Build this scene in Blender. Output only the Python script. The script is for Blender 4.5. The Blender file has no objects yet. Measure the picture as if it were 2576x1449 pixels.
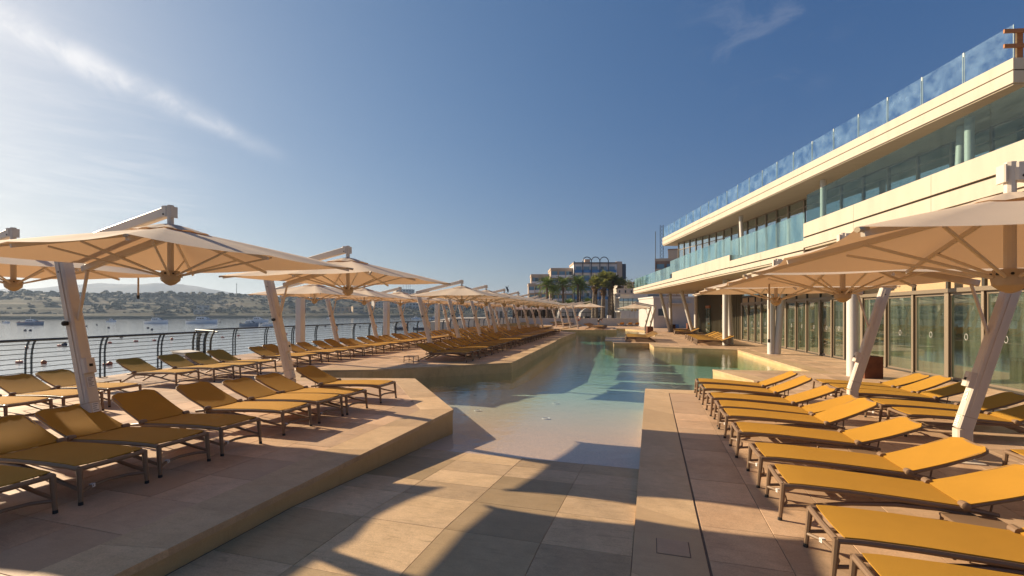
import bpy, math, random
from math import sin, cos, pi, radians as R, sqrt, atan2, hypot, exp
from mathutils import Vector, Matrix, noise as mnoise

SC = bpy.context.scene
COL = SC.collection

# ------------------------------------------------------------------ camera, sky, sun, exposure
YAW = R(16.77)                       # the camera looks this much to the left of the pool's long axis (+Y)
CY, SY = cos(YAW), sin(YAW)
EYE = 1.8                            # eye height over the left terrace (z = 0)
cam = bpy.data.cameras.new('camera'); cam.lens = 16.18; cam.sensor_width = 36; cam.sensor_fit = 'HORIZONTAL'
cam.shift_y = 0.0243; cam.clip_start = 0.05; cam.clip_end = 9000
camo = bpy.data.objects.new('camera', cam); COL.objects.link(camo)
camo.location = (0, 0, EYE); camo.rotation_euler = (R(90), 0, YAW); SC.camera = camo

SUN_EL = R(25.0)
SUN_FROM = Vector((-0.978, 0.207, 0)).normalized()      # where the sun stands, seen from above
SUN_AZ = atan2(SUN_FROM.x, SUN_FROM.y)                  # clockwise from +Y
SUN_DIR = Vector((SUN_FROM.x*cos(SUN_EL), SUN_FROM.y*cos(SUN_EL), sin(SUN_EL)))

world = bpy.data.worlds.new('World'); SC.world = world; world.use_nodes = True
wn, wl = world.node_tree.nodes, world.node_tree.links
wn.clear()
def WN(t, **k):
    n = wn.new(t)
    for a, b in k.items(): setattr(n, a, b)
    return n
def wmath(op, a, b=None, c=None, clamp=False):
    n = WN('ShaderNodeMath', operation=op, use_clamp=clamp)
    for i, x in enumerate((a, b, c)):
        if x is None: continue
        if isinstance(x, (int, float)): n.inputs[i].default_value = x
        else: wl.new(x, n.inputs[i])
    return n.outputs[0]
sky = WN('ShaderNodeTexSky', sky_type='NISHITA')
sky.sun_disc = False; sky.sun_elevation = SUN_EL; sky.sun_rotation = SUN_AZ
sky.altitude = 0; sky.air_density = 1.0; sky.dust_density = 1.0; sky.ozone_density = 2.0
geo = WN('ShaderNodeTexCoord')
DIR = geo.outputs['Generated']
def wdot(v):
    n = WN('ShaderNodeVectorMath', operation='DOT_PRODUCT')
    wl.new(DIR, n.inputs[0]); n.inputs[1].default_value = v
    return n.outputs['Value']
def cdir(px, py):                    # a direction of the sky from bearing and height as read off the view
    v = Vector((px-1288.0, 1158.0, 787.0-py)); v = Vector((v.x*CY-v.y*SY, v.x*SY+v.y*CY, v.z))
    return v.normalized()
def wnoise(scale, detail, rough, stretch=None, dist=0.0, rot=(0,0,0)):
    src = DIR
    if stretch:
        mp = WN('ShaderNodeMapping'); mp.inputs['Scale'].default_value = stretch; mp.inputs['Rotation'].default_value = rot
        wl.new(DIR, mp.inputs['Vector']); src = mp.outputs[0]
    n = WN('ShaderNodeTexNoise'); n.inputs['Scale'].default_value = scale; n.inputs['Detail'].default_value = detail
    n.inputs['Roughness'].default_value = rough; n.inputs['Distortion'].default_value = dist
    wl.new(src, n.inputs['Vector']); return n.outputs['Fac']
def gauss(x, w):                     # exp(-(x/w)^2)
    q = wmath('DIVIDE', x, w); q = wmath('MULTIPLY', q, q); q = wmath('MULTIPLY', q, -1.0)
    return wmath('POWER', math.e, q)
def wsmooth(x, a, b):
    n = WN('ShaderNodeMapRange', interpolation_type='SMOOTHSTEP')
    wl.new(x, n.inputs['Value']); n.inputs['From Min'].default_value = a; n.inputs['From Max'].default_value = b
    return n.outputs['Result']
# colour of the sky: the physical sky with softened contrast, as a tone-compressed photograph shows it
sepc = WN('ShaderNodeSeparateColor'); wl.new(sky.outputs[0], sepc.inputs[0])
toward = wmath('MAXIMUM', wdot(SUN_DIR), .12)                                  # 1 towards the sun; minimum added away from it, brightening the fill
sepd = WN('ShaderNodeSeparateXYZ'); wl.new(DIR, sepd.inputs[0])
low = wmath('POWER', math.e, wmath('MULTIPLY', wmath('MAXIMUM', sepd.outputs['Z'], 0.0), -1/.13))
comb = WN('ShaderNodeCombineColor')
for i_, (g_, k_, t_, h_) in enumerate(((.76, .215, .93, .95), (.67, .462, .46, .48), (.545, .92, .18, -.12))):
    c_ = wmath('MULTIPLY', wmath('POWER', sepc.outputs[i_], g_), k_)
    c_ = wmath('MULTIPLY', c_, wmath('POWER', math.e, wmath('MULTIPLY', toward, t_)))
    wl.new(wmath('ADD', c_, wmath('MULTIPLY', low, h_)), comb.inputs[i_])
skyc = comb.outputs[0]
# one long vapour streak and a few wisps of cirrus
A_, B_ = cdir(0, 45), cdir(660, 372)
nrm = A_.cross(B_).normalized()
across = wdot(nrm)
warp = wmath('MULTIPLY', wmath('SUBTRACT', wnoise(5.0, 4, .6), .5), .035)
acr = wmath('ADD', across, warp)
along = wdot((B_-A_*A_.dot(B_)).normalized())
wid = WN('ShaderNodeMapRange'); wl.new(along, wid.inputs['Value'])
for k_, v_ in (('From Min', -.3), ('From Max', .55), ('To Min', .030), ('To Max', .007)): wid.inputs[k_].default_value = v_
q = wmath('DIVIDE', acr, wid.outputs[0]); q = wmath('MULTIPLY', wmath('MULTIPLY', q, q), -1.0)
band = wmath('POWER', math.e, q)
fade = wmath('SUBTRACT', 1.0, wsmooth(along, .16, .40))
tex = wsmooth(wnoise(14.0, 7, .62, dist=.6), .30, .66)
streak = wmath('MULTIPLY', wmath('MULTIPLY', band, fade), wmath('ADD', wmath('MULTIPLY', tex, .75), .25))
def wisp(px, py, rad, amt, sc, lo=.47, hi=.72, stretch=(1, 1, 2.5)):
    d = wdot(cdir(px, py)); m = wsmooth(d, cos(rad), 1.0)
    n = wsmooth(wnoise(sc, 7, .65, stretch=stretch, dist=.8), lo, hi)
    return wmath('MULTIPLY', wmath('MULTIPLY', m, n), amt)
cl = wmath('MULTIPLY', streak, .62)
for args in ((1930, 60, .16, .06, 9.0), (170, 540, .22, .16, 7.0, .42, .7, (1, 1, 7)), (60, 420, .3, .10, 6.0, .45, .75, (1, 1, 8))):
    cl = wmath('ADD', cl, wisp(*args))
cl = wmath('MINIMUM', cl, .9)
mixc = WN('ShaderNodeMixRGB'); mixc.inputs['Color2'].default_value = (6.6, 6.3, 6.1, 1)
wl.new(cl, mixc.inputs['Fac']); wl.new(skyc, mixc.inputs['Color1'])
bg = WN('ShaderNodeBackground'); bg.inputs['Strength'].default_value = 0.066
wl.new(mixc.outputs[0], bg.inputs['Color'])
wout = WN('ShaderNodeOutputWorld'); wl.new(bg.outputs[0], wout.inputs['Surface'])

sun = bpy.data.lights.new('sun', 'SUN'); sun.energy = 3.35; sun.angle = R(0.55); sun.color = (1.0, .81, .57)
suno = bpy.data.objects.new('sun', sun); COL.objects.link(suno)
suno.rotation_euler = SUN_DIR.to_track_quat('Z', 'Y').to_euler(); suno.location = SUN_DIR*60

SC.view_settings.view_transform = 'Standard'; SC.view_settings.look = 'None'
SC.view_settings.gamma = 1.0; SC.view_settings.exposure = 1.40; SC.view_settings.use_curve_mapping = False
SC.render.engine = 'CYCLES'
SC.cycles.max_bounces = 10; SC.cycles.diffuse_bounces = 6; SC.cycles.transparent_max_bounces = 24
SC.cycles.caustics_reflective = False; SC.cycles.caustics_refractive = False

# ------------------------------------------------------------------ materials
def NT(name):
    m = bpy.data.materials.new(name); m.use_nodes = True
    nt = m.node_tree; nt.nodes.clear()
    return m, nt, nt.nodes, nt.links
def setin(n, key, v):
    if key in n.inputs: n.inputs[key].default_value = v
def mat(name, col, rough=.6, metal=0.0, var=0.0, vscale=3.0, vcol=None, rnd=0.0, bump=0.0, bscale=40.0,
        spec=.5, transl=0.0, stretch=None, island=False, fine=0.0, fscale=120.0, coat=0.0, tcol=None, detail=5):
    m, nt, N, L = NT(name)
    out = N.new('ShaderNodeOutputMaterial'); p = N.new('ShaderNodeBsdfPrincipled')
    setin(p, 'Roughness', rough); setin(p, 'Metallic', metal); setin(p, 'Specular IOR Level', spec); setin(p, 'Coat Weight', coat)
    base = (col[0], col[1], col[2], 1)
    p.inputs['Base Color'].default_value = base
    tc = N.new('ShaderNodeTexCoord'); vec = tc.outputs['Object']
    geo = None
    if rnd or var or fine or bump:
        # world-space grain, so that copies of one mesh do not repeat each other
        geo = N.new('ShaderNodeNewGeometry'); vec = geo.outputs['Position']
    if stretch:
        mp = N.new('ShaderNodeMapping'); mp.inputs['Scale'].default_value = stretch; L.new(vec, mp.inputs['Vector']); vec = mp.outputs[0]
    cur = None
    def col_socket():
        if cur is not None: return cur
        r = N.new('ShaderNodeRGB'); r.outputs[0].default_value = base; return r.outputs[0]
    if var:
        no = N.new('ShaderNodeTexNoise'); no.inputs['Scale'].default_value = vscale; no.inputs['Detail'].default_value = detail; no.inputs['Roughness'].default_value = .62
        L.new(vec, no.inputs['Vector'])
        mr = N.new('ShaderNodeMapRange'); L.new(no.outputs['Fac'], mr.inputs['Value'])
        mr.inputs['From Min'].default_value = .32; mr.inputs['From Max'].default_value = .68
        mx = N.new('ShaderNodeMixRGB'); v = vcol or tuple(c*(1-var) for c in col)
        mx.inputs['Color2'].default_value = (v[0], v[1], v[2], 1)
        ml = N.new('ShaderNodeMath'); ml.operation = 'MULTIPLY'; L.new(mr.outputs[0], ml.inputs[0]); ml.inputs[1].default_value = 1.0 if vcol is None else var
        L.new(ml.outputs[0], mx.inputs['Fac']); L.new(col_socket(), mx.inputs['Color1']); cur = mx.outputs[0]
    if fine:
        no = N.new('ShaderNodeTexNoise'); no.inputs['Scale'].default_value = fscale; no.inputs['Detail'].default_value = 3
        L.new(vec, no.inputs['Vector'])
        mr = N.new('ShaderNodeMapRange'); L.new(no.outputs['Fac'], mr.inputs['Value'])
        mr.inputs['From Min'].default_value = .3; mr.inputs['From Max'].default_value = .7
        mr.inputs['To Min'].default_value = 1-fine; mr.inputs['To Max'].default_value = 1+fine
        mu = N.new('ShaderNodeVectorMath'); mu.operation = 'SCALE'; L.new(col_socket(), mu.inputs[0]); L.new(mr.outputs[0], mu.inputs['Scale']); cur = mu.outputs[0]
    if rnd:
        if island: rs = geo.outputs['Random Per Island']
        else: rs = N.new('ShaderNodeObjectInfo').outputs['Random']
        mr = N.new('ShaderNodeMapRange'); L.new(rs, mr.inputs['Value'])
        mr.inputs['To Min'].default_value = 1-rnd; mr.inputs['To Max'].default_value = 1+rnd*.8
        mu = N.new('ShaderNodeVectorMath'); mu.operation = 'SCALE'; L.new(col_socket(), mu.inputs[0]); L.new(mr.outputs[0], mu.inputs['Scale']); cur = mu.outputs[0]
    if cur is not None: L.new(cur, p.inputs['Base Color'])
    if bump:
        no = N.new('ShaderNodeTexNoise'); no.inputs['Scale'].default_value = bscale; no.inputs['Detail'].default_value = 4
        L.new(vec, no.inputs['Vector'])
        b = N.new('ShaderNodeBump'); b.inputs['Strength'].default_value = bump; b.inputs['Distance'].default_value = .01
        L.new(no.outputs['Fac'], b.inputs['Height']); L.new(b.outputs[0], p.inputs['Normal'])
    sh = p.outputs[0]
    if transl:
        t = N.new('ShaderNodeBsdfTranslucent')
        if tcol: t.inputs['Color'].default_value = (*tcol, 1)
        elif cur is not None: L.new(cur, t.inputs['Color'])
        else: t.inputs['Color'].default_value = base
        mx = N.new('ShaderNodeMixShader'); mx.inputs[0].default_value = transl
        L.new(sh, mx.inputs[1]); L.new(t.outputs[0], mx.inputs[2]); sh = mx.outputs[0]
    L.new(sh, out.inputs['Surface'])
    return m
def stone(name, c1, c2, c3, rnd=.20, island=False, rough=.55, streak=(1.2, 7, 1)):
    """cut limestone: two colours in soft clouds, streaks along the bed, a fine grain, darker pits, every slab its own tone"""
    m, nt, N, L = NT(name)
    out = N.new('ShaderNodeOutputMaterial'); p = N.new('ShaderNodeBsdfPrincipled'); setin(p, 'Roughness', rough); setin(p, 'Specular IOR Level', .35)
    g = N.new('ShaderNodeNewGeometry'); oi = N.new('ShaderNodeObjectInfo')
    rs = g.outputs['Random Per Island'] if island else oi.outputs['Random']
    off = N.new('ShaderNodeVectorMath'); off.operation = 'SCALE'; cmb = N.new('ShaderNodeCombineXYZ')
    L.new(rs, cmb.inputs[0]); L.new(rs, cmb.inputs[1]); L.new(cmb.outputs[0], off.inputs[0]); off.inputs['Scale'].default_value = 37.0
    add = N.new('ShaderNodeVectorMath'); L.new(g.outputs['Position'], add.inputs[0]); L.new(off.outputs[0], add.inputs[1])
    def noise(sc, det, ro, st=None, di=0.0):
        v = add.outputs[0]
        if st:
            mp = N.new('ShaderNodeMapping'); mp.inputs['Scale'].default_value = st; L.new(v, mp.inputs['Vector']); v = mp.outputs[0]
        n = N.new('ShaderNodeTexNoise'); n.inputs['Scale'].default_value = sc; n.inputs['Detail'].default_value = det; n.inputs['Roughness'].default_value = ro
        n.inputs['Distortion'].default_value = di
        L.new(v, n.inputs['Vector']); return n.outputs['Fac']
    def rng(s, a, b, c=0.0, d=1.0):
        n = N.new('ShaderNodeMapRange'); L.new(s, n.inputs['Value'])
        for k, v in zip(('From Min', 'From Max', 'To Min', 'To Max'), (a, b, c, d)): n.inputs[k].default_value = v
        return n.outputs[0]
    def mix(f, a, b):
        n = N.new('ShaderNodeMixRGB')
        L.new(f, n.inputs['Fac'])
        for i, x in ((1, a), (2, b)):
            if isinstance(x, tuple): n.inputs[i].default_value = (*x, 1)
            else: L.new(x, n.inputs[i])
        return n.outputs[0]
    c = mix(rng(noise(1.3, 4, .6), .35, .65), c1, c2)
    c = mix(rng(noise(3.2, 6, .7, streak, .8), .52, .78, 0, .75), c, c3)
    def mul(c, s):
        n = N.new('ShaderNodeVectorMath'); n.operation = 'SCALE'; L.new(c, n.inputs[0]); L.new(s, n.inputs['Scale']); return n.outputs[0]
    c = mul(c, rng(noise(75, 4, .7), .25, .75, .80, 1.2))
    c = mul(c, rng(noise(6, 8, .75), .3, .7, .86, 1.12))
    c = mul(c, rng(noise(.55, 5, .6, None, 1.2), .34, .5, .84, 1.0))
    wn_ = N.new('ShaderNodeTexWhiteNoise'); wn_.noise_dimensions = '1D'; L.new(rs, wn_.inputs['W'])
    c = mul(c, rng(wn_.outputs['Value'], 0, 1, 1-rnd, 1+rnd*.7))
    wn2 = N.new('ShaderNodeTexWhiteNoise'); wn2.noise_dimensions = '1D'
    ad = N.new('ShaderNodeMath'); ad.inputs[1].default_value = .613; L.new(rs, ad.inputs[0]); L.new(ad.outputs[0], wn2.inputs['W'])
    c = mix(rng(wn2.outputs['Value'], .50, 1, 0, .72), c, c3)
    L.new(c, p.inputs['Base Color'])
    b = N.new('ShaderNodeBump'); b.inputs['Strength'].default_value = .25; b.inputs['Distance'].default_value = .004
    L.new(noise(55, 5, .7), b.inputs['Height']); L.new(b.outputs[0], p.inputs['Normal'])
    L.new(p.outputs[0], out.inputs['Surface'])
    return m
def glass(name, tint, refl=.5, film=0.0, fcol=(.7, .75, .8), fscale=2.0, stretch=(1, 1, 1), f0=.06, rough=.01):
    """window glass that lets light straight through, mirrors more at a flat angle and may carry a dusty film or, in the door glass, painted reflections"""
    m, nt, N, L = NT(name)
    out = N.new('ShaderNodeOutputMaterial')
    t = N.new('ShaderNodeBsdfTransparent'); t.inputs['Color'].default_value = (*tint, 1)
    g = N.new('ShaderNodeBsdfGlossy'); g.inputs['Roughness'].default_value = rough; g.inputs['Color'].default_value = (.95, 1, .98, 1)
    lw = N.new('ShaderNodeLayerWeight'); pw = N.new('ShaderNodeMath'); pw.operation = 'POWER'; pw.inputs[1].default_value = 4.0
    L.new(lw.outputs['Facing'], pw.inputs[0]); mr = N.new('ShaderNodeMapRange'); L.new(pw.outputs[0], mr.inputs['Value'])
    mr.inputs['From Min'].default_value = 0; mr.inputs['From Max'].default_value = .8; mr.inputs['To Min'].default_value = f0; mr.inputs['To Max'].default_value = refl
    mx = N.new('ShaderNodeMixShader'); L.new(mr.outputs[0], mx.inputs[0]); L.new(t.outputs[0], mx.inputs[1]); L.new(g.outputs[0], mx.inputs[2])
    sh = mx.outputs[0]
    if film:
        d = N.new('ShaderNodeBsdfDiffuse'); d.inputs['Color'].default_value = (*fcol, 1)
        tl = N.new('ShaderNodeBsdfTranslucent'); tl.inputs['Color'].default_value = (*fcol, 1)
        ad = N.new('ShaderNodeMixShader'); ad.inputs[0].default_value = .4; L.new(d.outputs[0], ad.inputs[1]); L.new(tl.outputs[0], ad.inputs[2])
        geo = N.new('ShaderNodeNewGeometry'); mp = N.new('ShaderNodeMapping'); mp.inputs['Scale'].default_value = stretch
        L.new(geo.outputs['Position'], mp.inputs['Vector'])
        no = N.new('ShaderNodeTexNoise'); no.inputs['Scale'].default_value = fscale; no.inputs['Detail'].default_value = 5; no.inputs['Roughness'].default_value = .6
        L.new(mp.outputs[0], no.inputs['Vector'])
        r2 = N.new('ShaderNodeMapRange'); L.new(no.outputs['Fac'], r2.inputs['Value'])
        r2.inputs['From Min'].default_value = .38; r2.inputs['From Max'].default_value = .68; r2.inputs['To Min'].default_value = film*.15; r2.inputs['To Max'].default_value = film
        m2 = N.new('ShaderNodeMixShader'); L.new(r2.outputs[0], m2.inputs[0]); L.new(sh, m2.inputs[1]); L.new(ad.outputs[0], m2.inputs[2]); sh = m2.outputs[0]
    L.new(sh, out.inputs['Surface'])
    return m
def water(name, absorb, dens, scale, bstr, dist, base=None, ior=1.33, stretch=(1, 1, 1), rough=.02):
    m, nt, N, L = NT(name)
    out = N.new('ShaderNodeOutputMaterial')
    geo = N.new('ShaderNodeNewGeometry'); mp = N.new('ShaderNodeMapping'); mp.inputs['Scale'].default_value = stretch; L.new(geo.outputs['Position'], mp.inputs['Vector'])
    n1 = N.new('ShaderNodeTexNoise'); n1.inputs['Scale'].default_value = scale; n1.inputs['Detail'].default_value = 5; n1.inputs['Roughness'].default_value = .55
    L.new(mp.outputs[0], n1.inputs['Vector'])
    b = N.new('ShaderNodeBump'); b.inputs['Strength'].default_value = bstr; b.inputs['Distance'].default_value = dist
    L.new(n1.outputs['Fac'], b.inputs['Height'])
    # Schlick's mirror share from the angle to the rippled surface, the same from above and from below
    fc = N.new('ShaderNodeLayerWeight'); L.new(b.outputs[0], fc.inputs['Normal'])
    pw = N.new('ShaderNodeMath'); pw.operation = 'POWER'; pw.inputs[1].default_value = 5.0; L.new(fc.outputs['Facing'], pw.inputs[0])
    fr = N.new('ShaderNodeMapRange'); L.new(pw.outputs[0], fr.inputs['Value']); fr.inputs['To Min'].default_value = .02; fr.inputs['To Max'].default_value = 1.0
    g = N.new('ShaderNodeBsdfGlossy'); g.inputs['Roughness'].default_value = rough; L.new(b.outputs[0], g.inputs['Normal'])
    if base: t = N.new('ShaderNodeBsdfDiffuse'); t.inputs['Color'].default_value = (*base, 1)
    else: t = N.new('ShaderNodeBsdfTransparent')
    mx = N.new('ShaderNodeMixShader'); L.new(fr.outputs[0], mx.inputs[0]); L.new(t.outputs[0], mx.inputs[1]); L.new(g.outputs[0], mx.inputs[2])
    L.new(mx.outputs[0], out.inputs['Surface'])
    if dens:
        v = N.new('ShaderNodeVolumeAbsorption'); v.inputs['Color'].default_value = (*absorb, 1); v.inputs['Density'].default_value = dens
        L.new(v.outputs[0], out.inputs['Volume'])
    return m

M = {}
M['tile'] = stone('terrace_stone', (.61, .415, .26), (.55, .355, .21), (.38, .255, .155))
M['tile_many'] = stone('terrace_stone_many', (.61, .415, .26), (.55, .355, .21), (.38, .255, .155), island=True)
M['ramp'] = stone('beach_stone', (.60, .42, .245), (.53, .365, .20), (.27, .19, .09), rnd=.26)
M['coping'] = stone('coping_stone', (.62, .435, .25), (.55, .37, .20), (.42, .285, .155), rnd=.16)
M['kerb'] = stone('kerb_stone', (.72, .50, .26), (.64, .43, .20), (.42, .28, .12), rnd=.10, streak=(2, 2, .5))
M['joint'] = mat('joint_grout', (.17, .125, .09), .9, var=.3, vscale=4)
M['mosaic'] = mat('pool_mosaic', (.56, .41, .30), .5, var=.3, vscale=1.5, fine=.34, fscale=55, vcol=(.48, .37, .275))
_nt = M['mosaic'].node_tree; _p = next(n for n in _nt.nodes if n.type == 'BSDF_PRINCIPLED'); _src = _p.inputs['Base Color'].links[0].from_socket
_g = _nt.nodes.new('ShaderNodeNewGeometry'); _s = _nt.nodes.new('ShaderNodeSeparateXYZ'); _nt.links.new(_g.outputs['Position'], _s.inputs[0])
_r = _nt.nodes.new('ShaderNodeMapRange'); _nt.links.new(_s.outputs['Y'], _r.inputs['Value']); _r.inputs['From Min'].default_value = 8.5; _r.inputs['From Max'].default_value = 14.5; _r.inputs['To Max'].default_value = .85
_x = _nt.nodes.new('ShaderNodeMixRGB'); _nt.links.new(_r.outputs[0], _x.inputs[0]); _nt.links.new(_src, _x.inputs[1]); _x.inputs[2].default_value = (.49, .56, .46, 1)   # deep-water tint painted into the sand mosaic, stronger further out
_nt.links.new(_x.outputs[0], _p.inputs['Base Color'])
M['pool'] = water('pool_water', (.14, .78, .74), .11, 3.2, .40, .032)
M['sea'] = water('sea_water', (0, 0, 0), 0, .9, 1.0, .05, base=(.40, .43, .46), stretch=(1, 1, 1), rough=.10)
M['facade'] = mat('cream_concrete', (.55, .47, .37), .7, var=.13, vscale=1.6, stretch=(1.6, 1.6, .3), bump=.15, bscale=25, fine=.05)
M['soffit'] = mat('soffit_board', (.46, .38, .28), .7, var=.12, vscale=.8, stretch=(1, 6, 1))
M['groove'] = mat('shadow_gap', (.10, .08, .06), .9)
M['white'] = mat('white_paint', (.60, .57, .52), .5, var=.05, vscale=2)
M['whitewall'] = mat('white_render', (.52, .49, .45), .8, var=.12, vscale=.8, bump=.1)
M['mast'] = mat('cream_metal', (.66, .58, .48), .42, var=.06, vscale=5)
M['canopy'] = mat('cream_canvas', (.76, .615, .46), .85, transl=.24, tcol=(.66, .42, .24), var=.06, vscale=2.0, bump=.25, bscale=5)
M['hub'] = mat('cream_plastic', (.46, .36, .24), .5)
M['frame'] = mat('taupe_resin', (.215, .135, .078), .48, var=.08, vscale=8)
M['sling'] = mat('mustard_mesh', (.47, .245, .034), .85, spec=.15, transl=.04, var=.08, vscale=3, fine=.10, fscale=420, bump=.25, bscale=500)
M['cap'] = mat('black_rubber', (.02, .02, .02), .8)
M['label'] = mat('label_paper', (.75, .73, .70), .6)
M['ink'] = mat('label_ink', (.16, .15, .15), .7)
M['rail'] = mat('grey_steel', (.052, .066, .072), .42, metal=.35)
M['corten'] = mat('rusty_steel', (.17, .055, .022), .85, var=.4, vscale=6, bump=.2)
M['alu'] = mat('bronze_aluminium', (.26, .205, .145), .42, metal=.35)
M['aludark'] = mat('dark_aluminium', (.06, .055, .045), .5, metal=.3)
M['doorglass'] = glass('door_glass', (.66, .78, .66), refl=.75, f0=.28, film=.20, fcol=(.48, .56, .43), fscale=2.2, stretch=(2.5, 2.5, .15))  # film: pale green reflections and curtain-like streaks painted into the pane colour
M['rearglass'] = glass('upper_glass', (.60, .72, .78), refl=.9, f0=.36)
M['balglass'] = glass('balustrade_glass', (.66, .84, .86), refl=.6, film=.34, fcol=(.50, .70, .74), fscale=1.3, stretch=(1, 1, .35), f0=.08)
M['roofglass'] = glass('roof_screen_glass', (.62, .80, .92), refl=.6, film=.34, fcol=(.42, .60, .80), fscale=1.9, f0=.05)
M['clear'] = glass('wind_screen_glass', (.60, .74, .74), refl=.22, f0=.04, film=.04, fcol=(.6, .65, .6), fscale=5, stretch=(.3, .3, 3))
M['interior'] = mat('interior_wall', (.64, .68, .55), .8, var=.1)
M['edge'] = mat('glass_edge', (.30, .42, .42), .3)
M['timber'] = mat('orange_timber', (.44, .17, .055), .7, var=.3, vscale=6, stretch=(1, 1, 6))
M['woodpanel'] = mat('pale_timber', (.52, .36, .20), .6, var=.15, vscale=3, stretch=(1, 8, 8))
M['slat'] = mat('olive_slat', (.15, .135, .085), .6, metal=.2)
M['black'] = mat('black_hole', (.012, .012, .012), .7)

# ------------------------------------------------------------------ building tools
def plan(right, ahead, z=0.0):
    """a spot given as metres to the right of and ahead of the viewpoint"""
    return Vector((right*CY-ahead*SY, right*SY+ahead*CY, z))
class MB:
    def __init__(s): s.v = []; s.f = []
    def add(s, vs, fs):
        o = len(s.v); s.v += [tuple(p) for p in vs]; s.f += [tuple(i+o for i in f) for f in fs]; return s
    def box(s, lo, hi):
        (a, b, c), (d, e, f) = lo, hi
        return s.add([(a,b,c),(d,b,c),(d,e,c),(a,e,c),(a,b,f),(d,b,f),(d,e,f),(a,e,f)],
                     [(0,3,2,1),(4,5,6,7),(0,1,5,4),(1,2,6,5),(2,3,7,6),(3,0,4,7)])
    def beam(s, p, q, w, h, up=(0,0,1), ch=0.0, w2=None, h2=None):
        """bar of rectangular section (w across, h along 'up'), edges chamfered by ch"""
        p, q = Vector(p), Vector(q); d = (q-p).normalized(); up = Vector(up)
        if abs(d.dot(up)) > .98: up = Vector((1,0,0)) if abs(d.x) < .9 else Vector((0,1,0))
        x = d.cross(up).normalized(); y = x.cross(d).normalized()
        w2 = w if w2 is None else w2; h2 = h if h2 is None else h2
        def ring(c, w, h):
            a, b = w/2, h/2
            if ch: pts = [(a,b-ch),(a-ch,b),(-a+ch,b),(-a,b-ch),(-a,-b+ch),(-a+ch,-b),(a-ch,-b),(a,-b+ch)]
            else: pts = [(a,b),(-a,b),(-a,-b),(a,-b)]
            return [c+x*i+y*j for i, j in pts]
        r1, r2 = ring(p, w, h), ring(q, w2, h2); n = len(r1)
        return s.add(r1+r2, [tuple(range(n))] + [tuple(range(2*n-1, n-1, -1))] + [(i, i+n, (i+1) % n+n, (i+1) % n) for i in range(n)])
    def tube(s, pts, r, n=8, closed=False, flat=1.0):
        pts = [Vector(p) for p in pts]; k = len(pts); rr = r if isinstance(r, (list, tuple)) else [r]*k
        prev = None; rings = []
        for i, p in enumerate(pts):
            a = pts[i-1] if (i or closed) else p; b = pts[(i+1) % k] if (i < k-1 or closed) else p
            d = (b-a).normalized()
            if prev is None:
                t = Vector((0,0,1)) if abs(d.z) < .95 else Vector((0,1,0))
                x = d.cross(t).normalized()
            else: x = (prev-d*prev.dot(d)).normalized()
            prev = x; y = d.cross(x)
            rings.append([p+x*cos(2*pi*j/n)*rr[i]+y*sin(2*pi*j/n)*rr[i]*flat for j in range(n)])
        vs = [v for g in rings for v in g]; fs = []
        for i in range(k if closed else k-1):
            a, b = i*n, ((i+1) % k)*n
            fs += [(a+j, a+(j+1) % n, b+(j+1) % n, b+j) for j in range(n)]
        if not closed: fs += [tuple(range(n-1, -1, -1)), tuple(range((k-1)*n, k*n))]
        return s.add(vs, fs)
    def lathe(s, prof, n=16, c=(0,0,0)):
        vs = []; fs = []
        for r, z in prof: vs += [(c[0]+r*cos(2*pi*j/n), c[1]+r*sin(2*pi*j/n), c[2]+z) for j in range(n)]
        for i in range(len(prof)-1): fs += [(i*n+j, i*n+(j+1) % n, (i+1)*n+(j+1) % n, (i+1)*n+j) for j in range(n)]
        fs += [tuple(range(n-1, -1, -1)), tuple(range((len(prof)-1)*n, len(prof)*n))]
        return s.add(vs, fs)
    def prism(s, poly, z0, z1):
        n = len(poly)
        return s.add([(x, y, z0) for x, y in poly]+[(x, y, z1) for x, y in poly],
                     [tuple(range(n-1, -1, -1)), tuple(range(n, 2*n))]+[(i, (i+1) % n, (i+1) % n+n, i+n) for i in range(n)])
    def slab(s, pts, th):
        """plate whose top runs through the given 3-D points"""
        n = len(pts)
        return s.add([(x, y, z-th) for x, y, z in pts]+list(pts),
                     [tuple(range(n-1, -1, -1)), tuple(range(n, 2*n))]+[(i, (i+1) % n, (i+1) % n+n, i+n) for i in range(n)])
    def mesh(s, name, m, smooth=False, ang=.6):
        me = bpy.data.meshes.new(name); me.from_pydata(s.v, [], s.f); me.materials.append(M[m] if isinstance(m, str) else m)
        if smooth:
            me.polygons.foreach_set('use_smooth', [True]*len(me.polygons)); me.set_sharp_from_angle(angle=ang)
        me.update(); return me
    def build(s, name, m, parent=None, smooth=False, loc=None, ang=.6):
        return link(name, s.mesh(name, m, smooth, ang), parent, loc)
def link(name, data, parent=None, loc=None):
    o = bpy.data.objects.new(name, data); COL.objects.link(o)
    if parent is not None: o.parent = parent
    if loc is not None: o.location = loc
    return o
def tag(o, label=None, cat=None, group=None, kind=None):
    if label: o['label'] = label
    if cat: o['category'] = cat
    if group: o['group'] = group
    if kind: o['kind'] = kind
    return o
def thing(name, label, cat, loc=(0,0,0), rz=0.0, group=None):
    o = bpy.data.objects.new(name, None); COL.objects.link(o); o.location = loc; o.rotation_euler = (0, 0, rz)
    return tag(o, label, cat, group)
def copy_tree(o, parent=None, kids=None):
    kids = kids if kids is not None else KIDS(o)
    c = o.copy(); COL.objects.link(c)
    if parent is not None: c.parent = parent
    for ch, sub in kids: copy_tree(ch, c, sub)
    return c
def KIDS(o): return [(ch, KIDS(ch)) for ch in o.children]
def structure(name, mb, m, smooth=False): return tag(mb.build(name, m, None, smooth), kind='structure')
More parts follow.
